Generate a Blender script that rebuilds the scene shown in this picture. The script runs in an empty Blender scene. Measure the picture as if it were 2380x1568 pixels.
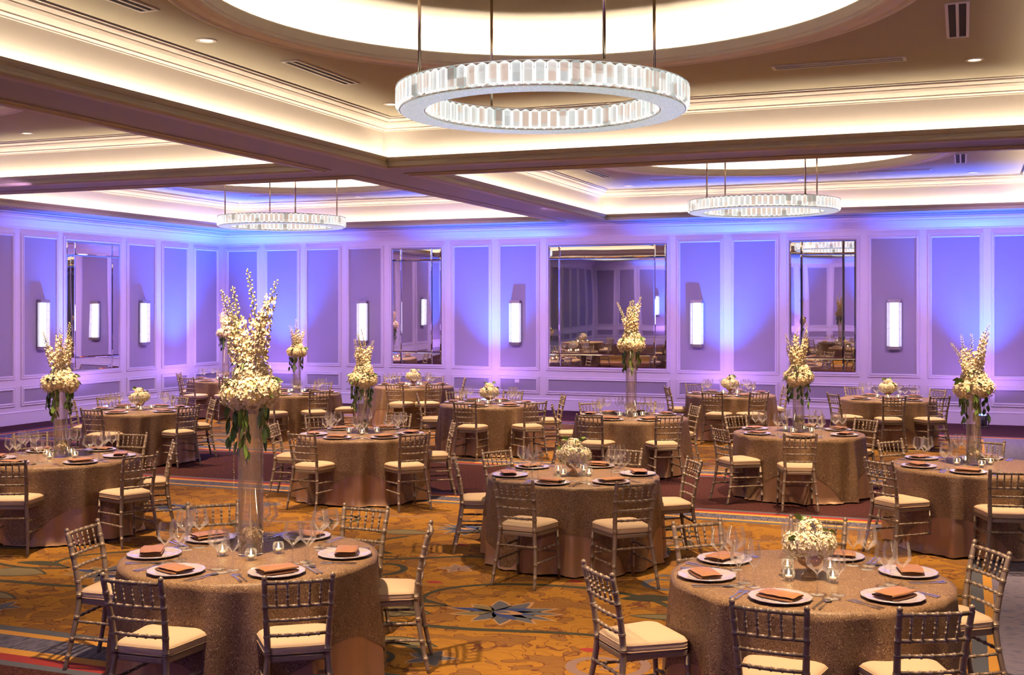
import bpy, math, random
from math import sin, cos, pi, radians as R
random.seed(7)
sc = bpy.context.scene
C = sc.collection

# ---------------------------------------------------------------- camera, world, exposure
cam_d = bpy.data.cameras.new('camera'); cam = bpy.data.objects.new('camera', cam_d); C.objects.link(cam)
cam_d.sensor_width = 36.0; cam_d.lens = 2728.0/2380*36.0; cam_d.shift_y = -69.0/2380
cam_d.clip_start = 0.05; cam_d.clip_end = 200
cam.location = (0, 0, 2.3); cam.rotation_euler = (R(90), 0, R(21.05))
sc.camera = cam
w = bpy.data.worlds.new('world'); sc.world = w; w.use_nodes = True
w.node_tree.nodes['Background'].inputs[0].default_value = (0.9, 0.75, 0.8, 1)
w.node_tree.nodes['Background'].inputs[1].default_value = 0.0
sc.view_settings.view_transform = 'Standard'; sc.view_settings.look = 'None'
sc.view_settings.gamma = 1.0; sc.view_settings.use_curve_mapping = False
EXPOSURE = 0.55
sc.view_settings.exposure = EXPOSURE
cy = sc.cycles
cy.max_bounces = 8; cy.diffuse_bounces = 3; cy.glossy_bounces = 4; cy.transmission_bounces = 6
cy.transparent_max_bounces = 40; cy.caustics_reflective = False; cy.caustics_refractive = False
cy.sample_clamp_indirect = 4.0; cy.use_denoising = True
cy.use_adaptive_sampling = True; cy.adaptive_threshold = 0.03

# light levels (W or emission strength)
COVE_STRIP = 40.0      # LED strip in the rectangular coves
RING_STRIP = 140.0     # LED strip in the circular coves
PIN_SPOT = 850.0       # recessed warm pin spot over each table
FILL_SPOT = 420.0      # recessed wide downlights in every bay
UP_SPOT = 1900.0       # blue beam of each floor uplight
UP_WASH = 60.0
ADDED_WALL_WASH = 340.0      # added violet lamps without fixtures, evening out the walls        # violet spill of each floor uplight
WARM = (1.0, 0.66, 0.42)
PINC = (1.0, 0.66, 0.38)

def lamp(name, kind, loc, energy, color, **k):
    d = bpy.data.lights.new(name, kind); d.energy = energy; d.color = color
    for a, b in k.items():
        if a not in ('rot', 'parent'): setattr(d, a, b)
    o = bpy.data.objects.new(name, d); o.location = loc
    if 'rot' in k: o.rotation_euler = k['rot']
    if k.get('parent'): o.parent = k['parent']
    C.objects.link(o); return o

# ---------------------------------------------------------------- materials
def mat(name, col=(.8,.8,.8), rough=.5, metal=0, emit=None, estr=0, spec=None, coat=0):
    m = bpy.data.materials.new(name); m.use_nodes = True
    b = m.node_tree.nodes['Principled BSDF']
    b.inputs['Base Color'].default_value = (*col, 1); b.inputs['Roughness'].default_value = rough
    b.inputs['Metallic'].default_value = metal
    if spec is not None: b.inputs['Specular IOR Level'].default_value = spec
    if coat: b.inputs['Coat Weight'].default_value = coat
    if emit: b.inputs['Emission Color'].default_value = (*emit, 1); b.inputs['Emission Strength'].default_value = estr
    return m
class N:
    def __init__(s, m): s.m = m; s.t = m.node_tree; s.b = s.t.nodes.get('Principled BSDF')
    def n(s, typ, **k):
        x = s.t.nodes.new(typ)
        for a, b in k.items(): setattr(x, a, b)
        return x
    def l(s, a, b): s.t.links.new(a, b)
    def math(s, op, a, b=None, c=None):
        x = s.n('ShaderNodeMath', operation=op)
        for i, v in enumerate((a, b, c)):
            if v is None: continue
            if isinstance(v, (int, float)): x.inputs[i].default_value = v
            else: s.l(v, x.inputs[i])
        return x.outputs[0]
    def coord(s, which='Object', scale=(1,1,1), rot=(0,0,0)):
        tc = s.n('ShaderNodeTexCoord'); mp = s.n('ShaderNodeMapping')
        mp.inputs['Scale'].default_value = scale; mp.inputs['Rotation'].default_value = rot
        s.l(tc.outputs[which], mp.inputs[0]); return mp.outputs[0]
    def noise(s, v, scale, detail=2, rough=.5, dist=0):
        x = s.n('ShaderNodeTexNoise'); x.inputs['Scale'].default_value = scale; x.inputs['Detail'].default_value = detail
        x.inputs['Roughness'].default_value = rough; x.inputs['Distortion'].default_value = dist
        s.l(v, x.inputs['Vector']); return x.outputs['Fac']
    def mix(s, f, a, b):
        x = s.n('ShaderNodeMix', data_type='RGBA')
        for i, v in ((0, f), (6, a), (7, b)):
            if isinstance(v, (int, float)): x.inputs[i].default_value = v
            elif isinstance(v, tuple): x.inputs[i].default_value = (*v, 1)
            else: s.l(v, x.inputs[i])
        return x.outputs[2]
    def ramp(s, f, stops):
        x = s.n('ShaderNodeValToRGB'); e = x.color_ramp.elements
        while len(e) < len(stops): e.new(.5)
        for q, (p, c) in zip(e, stops): q.position = p; q.color = (*c, 1)
        s.l(f, x.inputs[0]); return x.outputs[0]
    def bump(s, h, strength, dist=.01):
        x = s.n('ShaderNodeBump'); x.inputs['Strength'].default_value = strength; x.inputs['Distance'].default_value = dist
        s.l(h, x.inputs['Height']); s.l(x.outputs[0], s.b.inputs['Normal'])
    def color(s, c): s.l(c, s.b.inputs['Base Color'])

def m_plain(name, col, rough, var=.06, scale=40, bump=.0, **k):
    m = mat(name, col, rough, **k); q = N(m); v = q.coord(); f = q.noise(v, scale, 3)
    lo = tuple(c*(1-var) for c in col); hi = tuple(min(1, c*(1+var)) for c in col)
    q.color(q.mix(f, lo, hi))
    if bump: q.bump(f, bump, .004)
    return m
M = {}
M['soffit'] = m_plain('soffit_paint', (.34,.34,.31), .6, .03, 20)
M['dome'] = m_plain('shaded_dome_taupe', (.30,.27,.19), .75, .03, 20)  # shade on the dome top is put into this darker taupe
M['core'] = m_plain('flower_core', (.50,.40,.20), .8, .2, 60)
M['trim'] = m_plain('painted_trim', (.74,.71,.72), .42, .02, 6)
M['ceil'] = m_plain('ceiling_paint', (.44,.41,.32), .75, .03, 20)
M['cove'] = m_plain('cove_paint', (.80,.74,.68), .7, .02, 5)
M['fascia'] = m_plain('fascia_paint', (.46,.42,.30), .5, .03, 5)
M['ringp'] = m_plain('ring_trim_paint', (.84,.80,.66), .5, .03, 5)
M['dark'] = m_plain('dark_reveal', (.02,.018,.016), .8, .1, 30)
M['fabric'] = m_plain('wall_fabric', (.34,.31,.37), .8, .10, 260, bump=.15)
M['plate_w'] = m_plain('white_metal', (.80,.78,.76), .4, .02, 30)
M['chrome'] = m_plain('brushed_chrome', (.55,.50,.48), .28, .1, 60, metal=1)
M['brass'] = m_plain('warm_steel', (.72,.60,.44), .22, .05, 60, metal=1)
M['chair'] = m_plain('silver_chair_paint', (.27,.21,.165), .46, .06, 60, metal=.4)
M['cush'] = m_plain('cream_cushion', (.53,.41,.285), .75, .05, 120, bump=.12)
M['piping'] = m_plain('cream_piping', (.50,.37,.24), .7, .05, 90)
M['satin'] = m_plain('bronze_satin', (.36,.215,.13), .34, .06, 8, metal=.2)
M['napkin'] = m_plain('copper_satin_napkin', (.36,.175,.080), .42, .05, 50, metal=.1)
M['steel'] = m_plain('cutlery_steel', (.80,.76,.76), .2, .05, 60, metal=1)
M['plate'] = m_plain('pearl_charger', (.62,.58,.66), .2, .22, 55, metal=.35)
M['petal'] = m_plain('cream_petals', (.88,.75,.50), .6, .08, 60)
M['petal_w'] = m_plain('white_petals', (.86,.80,.62), .6, .08, 60)
M['bud'] = m_plain('pale_green_buds', (.62,.56,.25), .6, .15, 60)
M['delph'] = m_plain('ivory_delphinium', (.80,.66,.40), .6, .12, 60)
M['leaf'] = m_plain('dark_green_leaf', (.055,.115,.02), .45, .4, 30)
M['leaf2'] = m_plain('olive_green_leaf', (.12,.20,.035), .45, .3, 30)
M['stem'] = m_plain('green_stem', (.16,.17,.06), .6, .2, 30)
M['black'] = m_plain('black_plastic', (.015,.015,.017), .5, .1, 30)
M['wax'] = m_plain('white_wax', (.85,.80,.70), .5, .02, 30)
for k in ('petal','petal_w','delph','cush'): M[k].node_tree.nodes['Principled BSDF'].inputs['Subsurface Weight'].default_value = 0
M['flame'] = mat('candle_flame', (1,.8,.4), .5, emit=(1,.78,.42), estr=40)
M['strip'] = mat('cove_led', (1,1,1), .5, emit=(1,.80,.58), estr=COVE_STRIP)
M['ringstrip'] = mat('ring_led', (1,1,1), .5, emit=(1,.82,.66), estr=RING_STRIP)
M['sconce'] = mat('sconce_glass_glow', (1,1,1), .3, emit=(.92,.97,1), estr=.8)
M['spotlens'] = mat('downlight_lens', (1,1,1), .3, emit=(1,.85,.6), estr=2.2)
M['uplens'] = mat('uplight_lens', (.2,.3,1), .3, emit=(.12,.25,1), estr=9)

def m_sconce_rod():
    m = mat('sconce_glass_rod', (.95,.97,1), .12, emit=(.9,.96,1), estr=.16, spec=.8)
    q = N(m); lw = q.n('ShaderNodeLayerWeight'); lw.inputs[0].default_value = .35
    tr = q.n('ShaderNodeBsdfTransparent'); mx = q.n('ShaderNodeMixShader'); out = q.t.nodes['Material Output']
    q.l(q.math('ADD', q.math('MULTIPLY', lw.outputs['Facing'], .7), .3), mx.inputs[0])
    q.l(tr.outputs[0], mx.inputs[1]); q.l(q.b.outputs[0], mx.inputs[2]); q.l(mx.outputs[0], out.inputs[0]); return m
M['rod'] = m_sconce_rod()

def m_glass(name, tint=(1,1,1), edge=.5, base=.0, rough=.02, body=(.95,.9,.9), dif=.3):
    m = bpy.data.materials.new(name); m.use_nodes = True; q = N(m); t = q.t
    for x in list(t.nodes):
        if x.type == 'BSDF_PRINCIPLED': t.nodes.remove(x)
    out = t.nodes['Material Output']
    tr = q.n('ShaderNodeBsdfTransparent'); tr.inputs[0].default_value = (*tint, 1)
    gl = q.n('ShaderNodeBsdfGlossy'); gl.inputs['Roughness'].default_value = rough
    df = q.n('ShaderNodeBsdfDiffuse'); df.inputs[0].default_value = (*body, 1)
    lw = q.n('ShaderNodeLayerWeight'); lw.inputs[0].default_value = .3
    fr = q.n('ShaderNodeFresnel'); fr.inputs[0].default_value = 1.5
    a = q.math('ADD', q.math('MULTIPLY', q.math('POWER', lw.outputs['Facing'], 7.0), edge), q.math('ADD', q.math('MULTIPLY', fr.outputs[0], .5), base))
    a = q.math('MINIMUM', a, .95)
    m1 = q.n('ShaderNodeMixShader'); m1.inputs[0].default_value = dif
    q.l(gl.outputs[0], m1.inputs[1]); q.l(df.outputs[0], m1.inputs[2])
    m2 = q.n('ShaderNodeMixShader'); q.l(a, m2.inputs[0]); q.l(tr.outputs[0], m2.inputs[1]); q.l(m1.outputs[0], m2.inputs[2])
    q.l(m2.outputs[0], out.inputs[0]); return m
M['glass'] = m_glass('clear_glass', (.995,.99,.985), .85, .025)
M['glass_highlit'] = m_glass('highlit_thick_glass', (.97,.96,.95), .7, .20, dif=.5)  # thick foot and bowl base; highlights put in as milky white
M['vase'] = m_glass('vase_glass', (.985,.97,.975), .45, .01, dif=.2)
M['water'] = m_glass('vase_water', (.95,.92,.92), .3, .01, .05, dif=.15)
M['amber'] = m_glass('amber_glass', (.85,.62,.38), .6, .14)

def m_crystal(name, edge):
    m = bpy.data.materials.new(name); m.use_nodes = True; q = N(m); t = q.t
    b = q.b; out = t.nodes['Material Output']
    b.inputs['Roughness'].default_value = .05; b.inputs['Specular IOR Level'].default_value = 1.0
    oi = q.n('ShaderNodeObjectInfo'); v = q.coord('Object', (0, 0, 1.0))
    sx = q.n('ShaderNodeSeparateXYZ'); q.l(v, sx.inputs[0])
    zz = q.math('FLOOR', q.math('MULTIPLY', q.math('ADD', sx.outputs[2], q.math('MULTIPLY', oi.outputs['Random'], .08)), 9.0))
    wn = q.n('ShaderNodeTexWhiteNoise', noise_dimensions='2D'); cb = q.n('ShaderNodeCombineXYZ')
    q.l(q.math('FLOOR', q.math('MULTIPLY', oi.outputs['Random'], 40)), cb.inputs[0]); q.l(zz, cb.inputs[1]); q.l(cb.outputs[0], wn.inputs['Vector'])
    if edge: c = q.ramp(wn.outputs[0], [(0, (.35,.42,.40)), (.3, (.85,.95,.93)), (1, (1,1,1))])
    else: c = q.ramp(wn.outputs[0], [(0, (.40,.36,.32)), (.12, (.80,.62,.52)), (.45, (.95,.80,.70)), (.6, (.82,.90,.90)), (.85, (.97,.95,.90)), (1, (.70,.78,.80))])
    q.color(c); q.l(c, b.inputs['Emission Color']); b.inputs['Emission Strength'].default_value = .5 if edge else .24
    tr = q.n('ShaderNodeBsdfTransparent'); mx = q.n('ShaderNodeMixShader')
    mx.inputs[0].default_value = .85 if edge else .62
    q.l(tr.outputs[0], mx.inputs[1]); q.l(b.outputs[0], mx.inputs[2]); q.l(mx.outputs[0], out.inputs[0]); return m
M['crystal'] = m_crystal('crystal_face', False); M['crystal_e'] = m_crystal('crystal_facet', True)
def m_pave():
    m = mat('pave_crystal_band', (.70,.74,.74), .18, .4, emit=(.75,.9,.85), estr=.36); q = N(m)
    v = q.n('ShaderNodeTexVoronoi'); v.inputs['Scale'].default_value = 75; q.l(q.coord(), v.inputs['Vector'])
    q.color(q.ramp(v.outputs['Color'], [(0, (.30,.33,.33)), (.45, (.62,.66,.66)), (1, (1,1,1))]))
    q.bump(v.outputs['Distance'], .9, .01); return m
M['pave'] = m_pave()
def m_mirror():
    m = mat('mirror', (.96,.95,.97), .015, 1.0); q = N(m)
    q.bump(q.noise(q.coord('Object', (1.0,1,.35)), 1.3, 0), .04, .05); return m
M['mirror'] = m_mirror()

def m_lace():
    m = mat('swirl_lace_overlay', (.3,.18,.1), .55); q = N(m); v = q.coord()
    n1 = q.noise(v, 22, 1, .5, 1.8); n2 = q.noise(v, 17, 1, .5, 2.0); n3 = q.noise(v, 9, 3)
    def lines(n, k, wd):
        fr = q.math('FRACT', q.math('MULTIPLY', n, k)); a = q.math('ABSOLUTE', q.math('SUBTRACT', fr, .5))
        return q.math('LESS_THAN', a, wd)
    L = lines(n1, 9.0, .10); D = lines(n2, 9.0, .12); fz = q.noise(v, 140, 2)
    st = q.noise(q.coord('Object', (14,14,.8)), 1.5, 2); base = q.mix(n3, (.115,.060,.028), (.25,.150,.078)); base = q.mix(q.math('MULTIPLY', st, .5), base, (.10,.05,.022)); base = q.mix(q.math('MULTIPLY', D, .75), base, (.055,.022,.010))
    q.color(q.mix(q.math('MULTIPLY', L, q.math('ADD', fz, .25)), base, (.54,.38,.22)))
    q.bump(L, .5, .002); return m
M['lace'] = m_lace()

def m_gold():
    m = mat('carpet_gold', (.5,.25,.05), .95, spec=.1); q = N(m); v = q.coord()
    n = q.noise(v, 2.1, 2, .5, .9); nb = q.noise(v, 3.4, 2, .55, .6); fine = q.noise(q.coord('Object', (6,60,1), (0,0,.35)), 1.5, 3)
    base = q.mix(fine, (.17,.080,.014), (.40,.200,.036))
    blot = q.math('GREATER_THAN', nb, .53)
    c = q.mix(q.math('MULTIPLY', blot, .6), base, (.14,.068,.032))
    ed = q.math('LESS_THAN', q.math('ABSOLUTE', q.math('SUBTRACT', nb, .53)), .008)
    sq = q.math('LESS_THAN', q.math('ABSOLUTE', q.math('SUBTRACT', q.math('FRACT', q.math('MULTIPLY', n, 11.0)), .5)), .035)
    li = q.math('MAXIMUM', ed, sq)
    q.color(q.mix(q.math('MULTIPLY', li, .8), c, (.10,.03,.02))); return m
def m_hatch(name, a, b, sc_=(40,4,1), rot=.5, thr=.5):
    m = mat(name, a, .95, spec=.1); q = N(m)
    f = q.noise(q.coord('Object', sc_, (0,0,rot)), 1.6, 2)
    q.color(q.ramp(f, [(max(0,thr-.08), a), (min(1,thr+.08), b)])); return m
M['gold'] = m_gold()
M['maroon'] = m_hatch('carpet_maroon', (.022,.006,.008), (.095,.034,.030), (80,16,1), .7, .50)
M['c_slate'] = m_plain('carpet_slate', (.075,.085,.115), .95, .2, 60)
M['c_gold'] = m_plain('carpet_gold_stripe', (.55,.27,.045), .95, .2, 60)
M['c_red'] = m_plain('carpet_red', (.26,.02,.02), .95, .2, 60)
M['c_hatch'] = m_hatch('carpet_slate_hatch', (.145,.135,.20), (.055,.06,.10), (36,5,1), .9, .52)
M['c_speck'] = m_hatch('carpet_blue_speck', (.20,.18,.26), (.03,.06,.17), (6,40,1), 1.57, .62)
M['c_olive'] = m_plain('carpet_olive', (.030,.030,.016), .95, .2, 60)
M['c_taupe'] = m_plain('carpet_taupe', (.15,.12,.06), .95, .2, 60)
M['c_blue'] = m_plain('carpet_navy', (.022,.04,.16), .95, .2, 60)
M['c_grey'] = m_plain('carpet_bluegrey', (.07,.075,.105), .95, .15, 60)
M['c_tan'] = m_plain('carpet_tan', (.34,.19,.09), .95, .15, 60)
M['c_mauve'] = m_plain('carpet_mauve', (.19,.12,.11), .95, .15, 60)

# ---------------------------------------------------------------- mesh helpers
class MB:
    def __init__(s): s.v = []; s.f = []; s.mi = []
    def add(s, v, f, k=0):
        o = len(s.v); s.v += v; s.f += [tuple(i+o for i in q) for q in f]; s.mi += [k]*len(f)
    def box(s, x0, x1, y0, y1, z0, z1, k=0):
        s.add([(x0,y0,z0),(x1,y0,z0),(x1,y1,z0),(x0,y1,z0),(x0,y0,z1),(x1,y0,z1),(x1,y1,z1),(x0,y1,z1)],
              [(0,3,2,1),(4,5,6,7),(0,1,5,4),(1,2,6,5),(2,3,7,6),(3,0,4,7)], k)
    def lathe(s, prof, n=24, c=(0,0,0), k=0, cap=False):
        v = []; f = []
        for r, z in prof:
            for i in range(n): a = 2*pi*i/n; v.append((c[0]+r*cos(a), c[1]+r*sin(a), c[2]+z))
        m = len(prof)
        for j in range(m-1):
            for i in range(n): i2 = (i+1) % n; f.append((j*n+i, j*n+i2, (j+1)*n+i2, (j+1)*n+i))
        if cap: f.append(tuple(range(n))[::-1]); f.append(tuple((m-1)*n+i for i in range(n)))
        s.add(v, f, k)
    def tube(s, pts, rad, n=8, k=0, cap=True):
        if isinstance(rad, (int, float)): rad = [rad]*len(pts)
        v = []; f = []; up = None
        for i, p in enumerate(pts):
            a = pts[max(i-1, 0)]; b = pts[min(i+1, len(pts)-1)]
            t = [b[j]-a[j] for j in range(3)]; L = math.sqrt(sum(x*x for x in t)) or 1; t = [x/L for x in t]
            if up is None: up = (0,0,1) if abs(t[2]) < .8 else (1,0,0)
            u = [up[1]*t[2]-up[2]*t[1], up[2]*t[0]-up[0]*t[2], up[0]*t[1]-up[1]*t[0]]
            L = math.sqrt(sum(x*x for x in u)) or 1; u = [x/L for x in u]
            w_ = [t[1]*u[2]-t[2]*u[1], t[2]*u[0]-t[0]*u[2], t[0]*u[1]-t[1]*u[0]]
            up = w_
            for j in range(n):
                an = 2*pi*j/n; v.append(tuple(p[q]+rad[i]*(cos(an)*u[q]+sin(an)*w_[q]) for q in range(3)))
        for i in range(len(pts)-1):
            for j in range(n): j2 = (j+1) % n; f.append((i*n+j, i*n+j2, (i+1)*n+j2, (i+1)*n+j))
        if cap: f.append(tuple(range(n))[::-1]); f.append(tuple((len(pts)-1)*n+j for j in range(n)))
        s.add(v, f, k)
    def mesh(s, name, mats, smooth=False):
        me = bpy.data.meshes.new(name); me.from_pydata(s.v, [], s.f)
        for m in (mats if isinstance(mats, (list, tuple)) else [mats]): me.materials.append(m)
        if any(s.mi): me.polygons.foreach_set('material_index', s.mi)
        if smooth: me.polygons.foreach_set('use_smooth', [True]*len(s.f))
        me.update(); return me
    def obj(s, name, mats, parent=None, smooth=False, loc=None):
        return link(name, s.mesh(name, mats, smooth), parent, loc)
def link(name, me, parent=None, loc=None, rz=0):
    o = bpy.data.objects.new(name, me); C.objects.link(o)
    if parent: o.parent = parent
    if loc: o.location = loc
    if rz: o.rotation_euler = (0, 0, rz)
    if name.split('.')[0] in STUFF: o['kind'] = 'stuff'
    return o
STUFF = ('hanging_foliage','amaranth_tassel','leaf_collar','open_flowers','buds','leaves','hydrangea_bloom','sunken_leaves','green_leaves','sunken_bloom')
def tag(o, label=None, cat=None, group=None, kind=None):
    if label: o['label'] = label
    if cat: o['category'] = cat
    if group: o['group'] = group
    if kind: o['kind'] = kind
    return o
def empty(name, loc=(0,0,0), rz=0, **k):
    o = bpy.data.objects.new(name, None); C.objects.link(o); o.location = loc; o.rotation_euler = (0,0,rz)
    o.empty_display_size = .1
    return tag(o, **k) if k else o
KIDS = {}
def kids(o):
    return [c for c in KIDS.get(o.name, [])]
def reg(root):
    "remember the tree of a prototype"
    for o in bpy.data.objects:
        if o.parent: KIDS.setdefault(o.parent.name, [])
    return root
def snapshot():
    KIDS.clear()
    for o in bpy.data.objects:
        if o.parent: KIDS.setdefault(o.parent.name, []).append(o)
def copy_tree(o, parent=None):
    c = o.copy(); C.objects.link(c)
    if parent: c.parent = parent
    for ch in KIDS.get(o.name, []): copy_tree(ch, c)
    return c
class Proto:
    "first use places the prototype itself, later uses copy it with its parts"
    def __init__(s, root): s.root = root; s.used = False; s.tree = s._t(root)
    def _t(s, o): return (o, [s._t(c) for c in o.children])
    def _c(s, t, parent):
        c = t[0].copy(); C.objects.link(c)
        if parent: c.parent = parent
        for k in t[1]: s._c(k, c)
        return c
    def put(s, loc, rz=0, label=None, group=None, cat=None, scale=None, rot=None):
        if s.used: o = s._c(s.tree, None)
        else: o = s.root; s.used = True
        o.location = loc; o.rotation_euler = rot if rot else (0, 0, rz)
        if scale: o.scale = scale if isinstance(scale, tuple) else (scale,)*3
        return tag(o, label, cat, group)

# ---------------------------------------------------------------- room shell
X0, X1, Y0, Y1 = -17.41, 11.4, -6.6, 24.97
ZB, ZC, ZW = 4.15, 4.76, 3.87           # beam soffit, coffer ceiling, crown bottom
CX = [(-16.0, -8.12), (-6.98, 1.08), (2.2, 10.0)]
CY = [(-5.2, 3.0), (4.1, 13.64), (14.71, 23.55)]
RC = {(1,1): (-3.08, 8.66), (1,2): (-3.03, 19.13), (0,2): (-12.06, 19.2), (0,1): (-12.06, 8.66)}
b = MB(); b.box(X0-.3, X1+.3, Y0-.3, Y1+.3, -.1, 0); floor = tag(b.obj('floor', M['maroon']), kind='structure')
walls = {}
for nm, bx_ in (('wall_back', (X0-.2, X1+.2, Y1, Y1+.2)), ('wall_front', (X0-.2, X1+.2, Y0-.2, Y0)),
               ('wall_left', (X0-.2, X0, Y0, Y1)), ('wall_right', (X1, X1+.2, Y0, Y1))):
    b = MB(); b.box(*bx_, 0, 5.6); walls[nm] = tag(b.obj(nm, M['trim']), kind='structure')
ceil = empty('ceiling', (0,0,0), kind='structure')
# soffit grid at beam level
b = MB()
xs = [X0] + [v for a in CX for v in a] + [X1]; ys = [Y0] + [v for a in CY for v in a] + [Y1]
for i in range(len(xs)-1):
    for j in range(len(ys)-1):
        if i % 2 == 1 and j % 2 == 1: continue
        b.add([(xs[i],ys[j],ZB),(xs[i],ys[j+1],ZB),(xs[i+1],ys[j+1],ZB),(xs[i+1],ys[j],ZB)], [(0,1,2,3)])
b.obj('beam_soffit', M['soffit'], ceil)
b = MB(); b.box(X0-.3, X1+.3, Y0-.3, Y1+.3, 5.6, 5.8); b.obj('roof_slab', M['ceil'], ceil)
def rect_sweep(b, prof, x0, x1, y0, y1, k=0, closed=False):
    v = []; f = []
    for s_, z in prof: v += [(x0-s_,y0-s_,z),(x1+s_,y0-s_,z),(x1+s_,y1+s_,z),(x0-s_,y1+s_,z)]
    for j in range(len(prof)-1):
        for i in range(4): i2 = (i+1) % 4; f.append((j*4+i, j*4+i2, (j+1)*4+i2, (j+1)*4+i))
    b.add(v, f, k)
def circ(b, prof, cx_, cy_, n=128, k=0): b.lathe(prof, n, (cx_, cy_, 0), k)
FASC = [(.20,ZB),(.20,ZB-.012),(.15,ZB-.018),(.13,ZB-.035),(.04,ZB-.035),(.02,ZB-.03),(0,ZB-.015),(0,ZB+.012),(.014,ZB+.018),(.014,ZB+.045),(.0,ZB+.055),(-.012,ZB+.075),(-.018,ZB+.10),(.006,ZB+.10),(.02,ZB+.03),(.12,ZB+.03)]
CROWN = [(.12,4.60),(.10,4.602),(.10,4.612),(.085,4.62),(.06,4.625),(.06,4.637),(.04,4.65),(.005,4.675),(-.015,4.70),(-.015,4.71),(-.03,4.715),(-.055,4.735),(-.055,4.752),(-.07,4.758),(-.07,4.80)]
for i, (x0, x1) in enumerate(CX):
    for j, (y0, y1) in enumerate(CY):
        cc = RC.get((i, j), ((x0+x1)/2, (y0+y1)/2))
        b = MB(); rect_sweep(b, FASC, x0, x1, y0, y1); b.obj('coffer_fascia', M['fascia'], ceil)
        b = MB(); rect_sweep(b, [(.12,ZB+.03),(.12,4.60)], x0, x1, y0, y1); b.obj('cove_face', M['cove'], ceil)
        b = MB(); rect_sweep(b, CROWN, x0, x1, y0, y1); b.obj('crown_moulding', M['cove'], ceil)
        b = MB(); rect_sweep(b, [(-.07,4.80),(-.12,4.80),(-.12,ZC)], x0, x1, y0, y1); b.obj('shadow_gap', M['dark'], ceil)
        b = MB(); rect_sweep(b, [(.058,ZB+.074),(.036,ZB+.074)], x0, x1, y0, y1); b.obj('led_strip', M['strip'], ceil)
        # flat ceiling with round opening
        e = .12; xa, xb, ya, yb = x0+e, x1-e, y0+e, y1-e; n = 128; ro = 2.95
        v = []; f = []
        for q in range(n):
            a = 2*pi*q/n; ca, sa = cos(a), sin(a); v.append((cc[0]+ro*ca, cc[1]+ro*sa, ZC))
            tx = ((xb-cc[0]) if ca > 0 else (xa-cc[0]))/ca if abs(ca) > 1e-9 else 1e9
            ty = ((yb-cc[1]) if sa > 0 else (ya-cc[1]))/sa if abs(sa) > 1e-9 else 1e9
            t = min(tx, ty); v.append((cc[0]+t*ca, cc[1]+t*sa, ZC))
        for q in range(n): q2 = (q+1) % n; f.append((2*q, 2*q+1, 2*q2+1, 2*q2))
        # corner fills
        for (X, Y) in ((xa,ya),(xb,ya),(xb,yb),(xa,yb)):
            an = math.atan2(Y-cc[1], X-cc[0]) % (2*pi); q = int(an/(2*pi)*n) % n; v.append((X, Y, ZC)); f.append((2*q+1, len(v)-1, 2*((q+1) % n)+1))
        b = MB(); b.add(v, f); b.obj('coffer_ceiling', M['ceil'], ceil)
        b = MB(); circ(b, [(2.97,ZC),(2.97,4.735),(2.955,4.725),(2.93,4.722),(2.925,4.735),(2.90,4.74),(2.88,4.74),(2.87,4.725),(2.78,4.715),(2.72,4.715),(2.70,4.725),(2.70,4.75),(2.69,4.76),(2.685,4.84),(2.70,4.855),(2.72,4.855),(2.72,4.755),(2.92,4.755)], *cc)
        b.obj('ring_moulding', M['ringp'], ceil, smooth=False)
        b = MB(); circ(b, [(2.92,4.755),(2.92,5.17)], *cc); b.obj('dome_wall', M['cove'], ceil, smooth=True)
        b = MB(); circ(b, [(2.92,5.17),(.01,5.17)], *cc, n=96); b.obj('dome_top', M['dome'], ceil)
        b = MB(); circ(b, [(2.875,4.762),(2.84,4.762)], *cc, n=96); b.obj('led_ring', M['ringstrip'], ceil)

# crown along the walls
WCR = [(0,3.86),(-.015,3.862),(-.015,3.885),(-.03,3.895),(-.03,3.91),(-.05,3.93),(-.09,3.98),(-.14,4.02),(-.20,4.045),(-.20,4.06),(-.24,4.07),(-.27,4.09),(-.27,4.115),(-.30,4.12),(-.30,4.148),(-.55,4.148),(-.55,4.138),(-.60,4.135),(-.60,4.149)]
b = MB(); rect_sweep(b, WCR, X0, X1, Y0, Y1); tag(b.obj('trim_1', M['trim']), kind='structure')
BASE = [(0,.26),(-.012,.258),(-.018,.245),(-.025,.235),(-.018,.225),(-.018,.215),(-.022,.02),(-.022,0)]
b = MB(); rect_sweep(b, BASE, X0, X1, Y0, Y1); tag(b.obj('baseboard_1', M['trim']), kind='structure')

# wall panels: a = coordinate along wall; frame() maps (a, out, z)
def wmap(side):
    return {'wall_back': lambda a, o, z: (a, Y1-o, z), 'wall_front': lambda a, o, z: (a, Y0+o, z),
            'wall_left': lambda a, o, z: (X0+o, a, z), 'wall_right': lambda a, o, z: (X1-o, a, z)}[side]
FPR = [(0,0),(.0,.02),(.012,.026),(.022,.018),(.035,.018),(.045,.032),(.06,.034),(.07,.022),(.078,.0)]
def panel_frame(side, a0, a1, z0, z1, fabric=True):
    mp = wmap(side); W_ = walls[side]; v = []; f = []
    for s_, o in FPR: v += [mp(a0+s_,o,z0+s_), mp(a1-s_,o,z0+s_), mp(a1-s_,o,z1-s_), mp(a0+s_,o,z1-s_)]
    for j in range(len(FPR)-1):
        for i in range(4): i2 = (i+1) % 4; f.append((j*4+i, j*4+i2, (j+1)*4+i2, (j+1)*4+i))
    b = MB(); b.add(v, f); b.obj('panel_moulding', M['trim'], W_)
    if fabric:
        s_ = .074; b = MB(); b.add([mp(a0+s_,.004,z0+s_), mp(a1-s_,.004,z0+s_), mp(a1-s_,.004,z1-s_), mp(a0+s_,.004,z1-s_)], [(0,1,2,3)])
        b.obj('panel_fabric', M['fabric'], W_)
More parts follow.
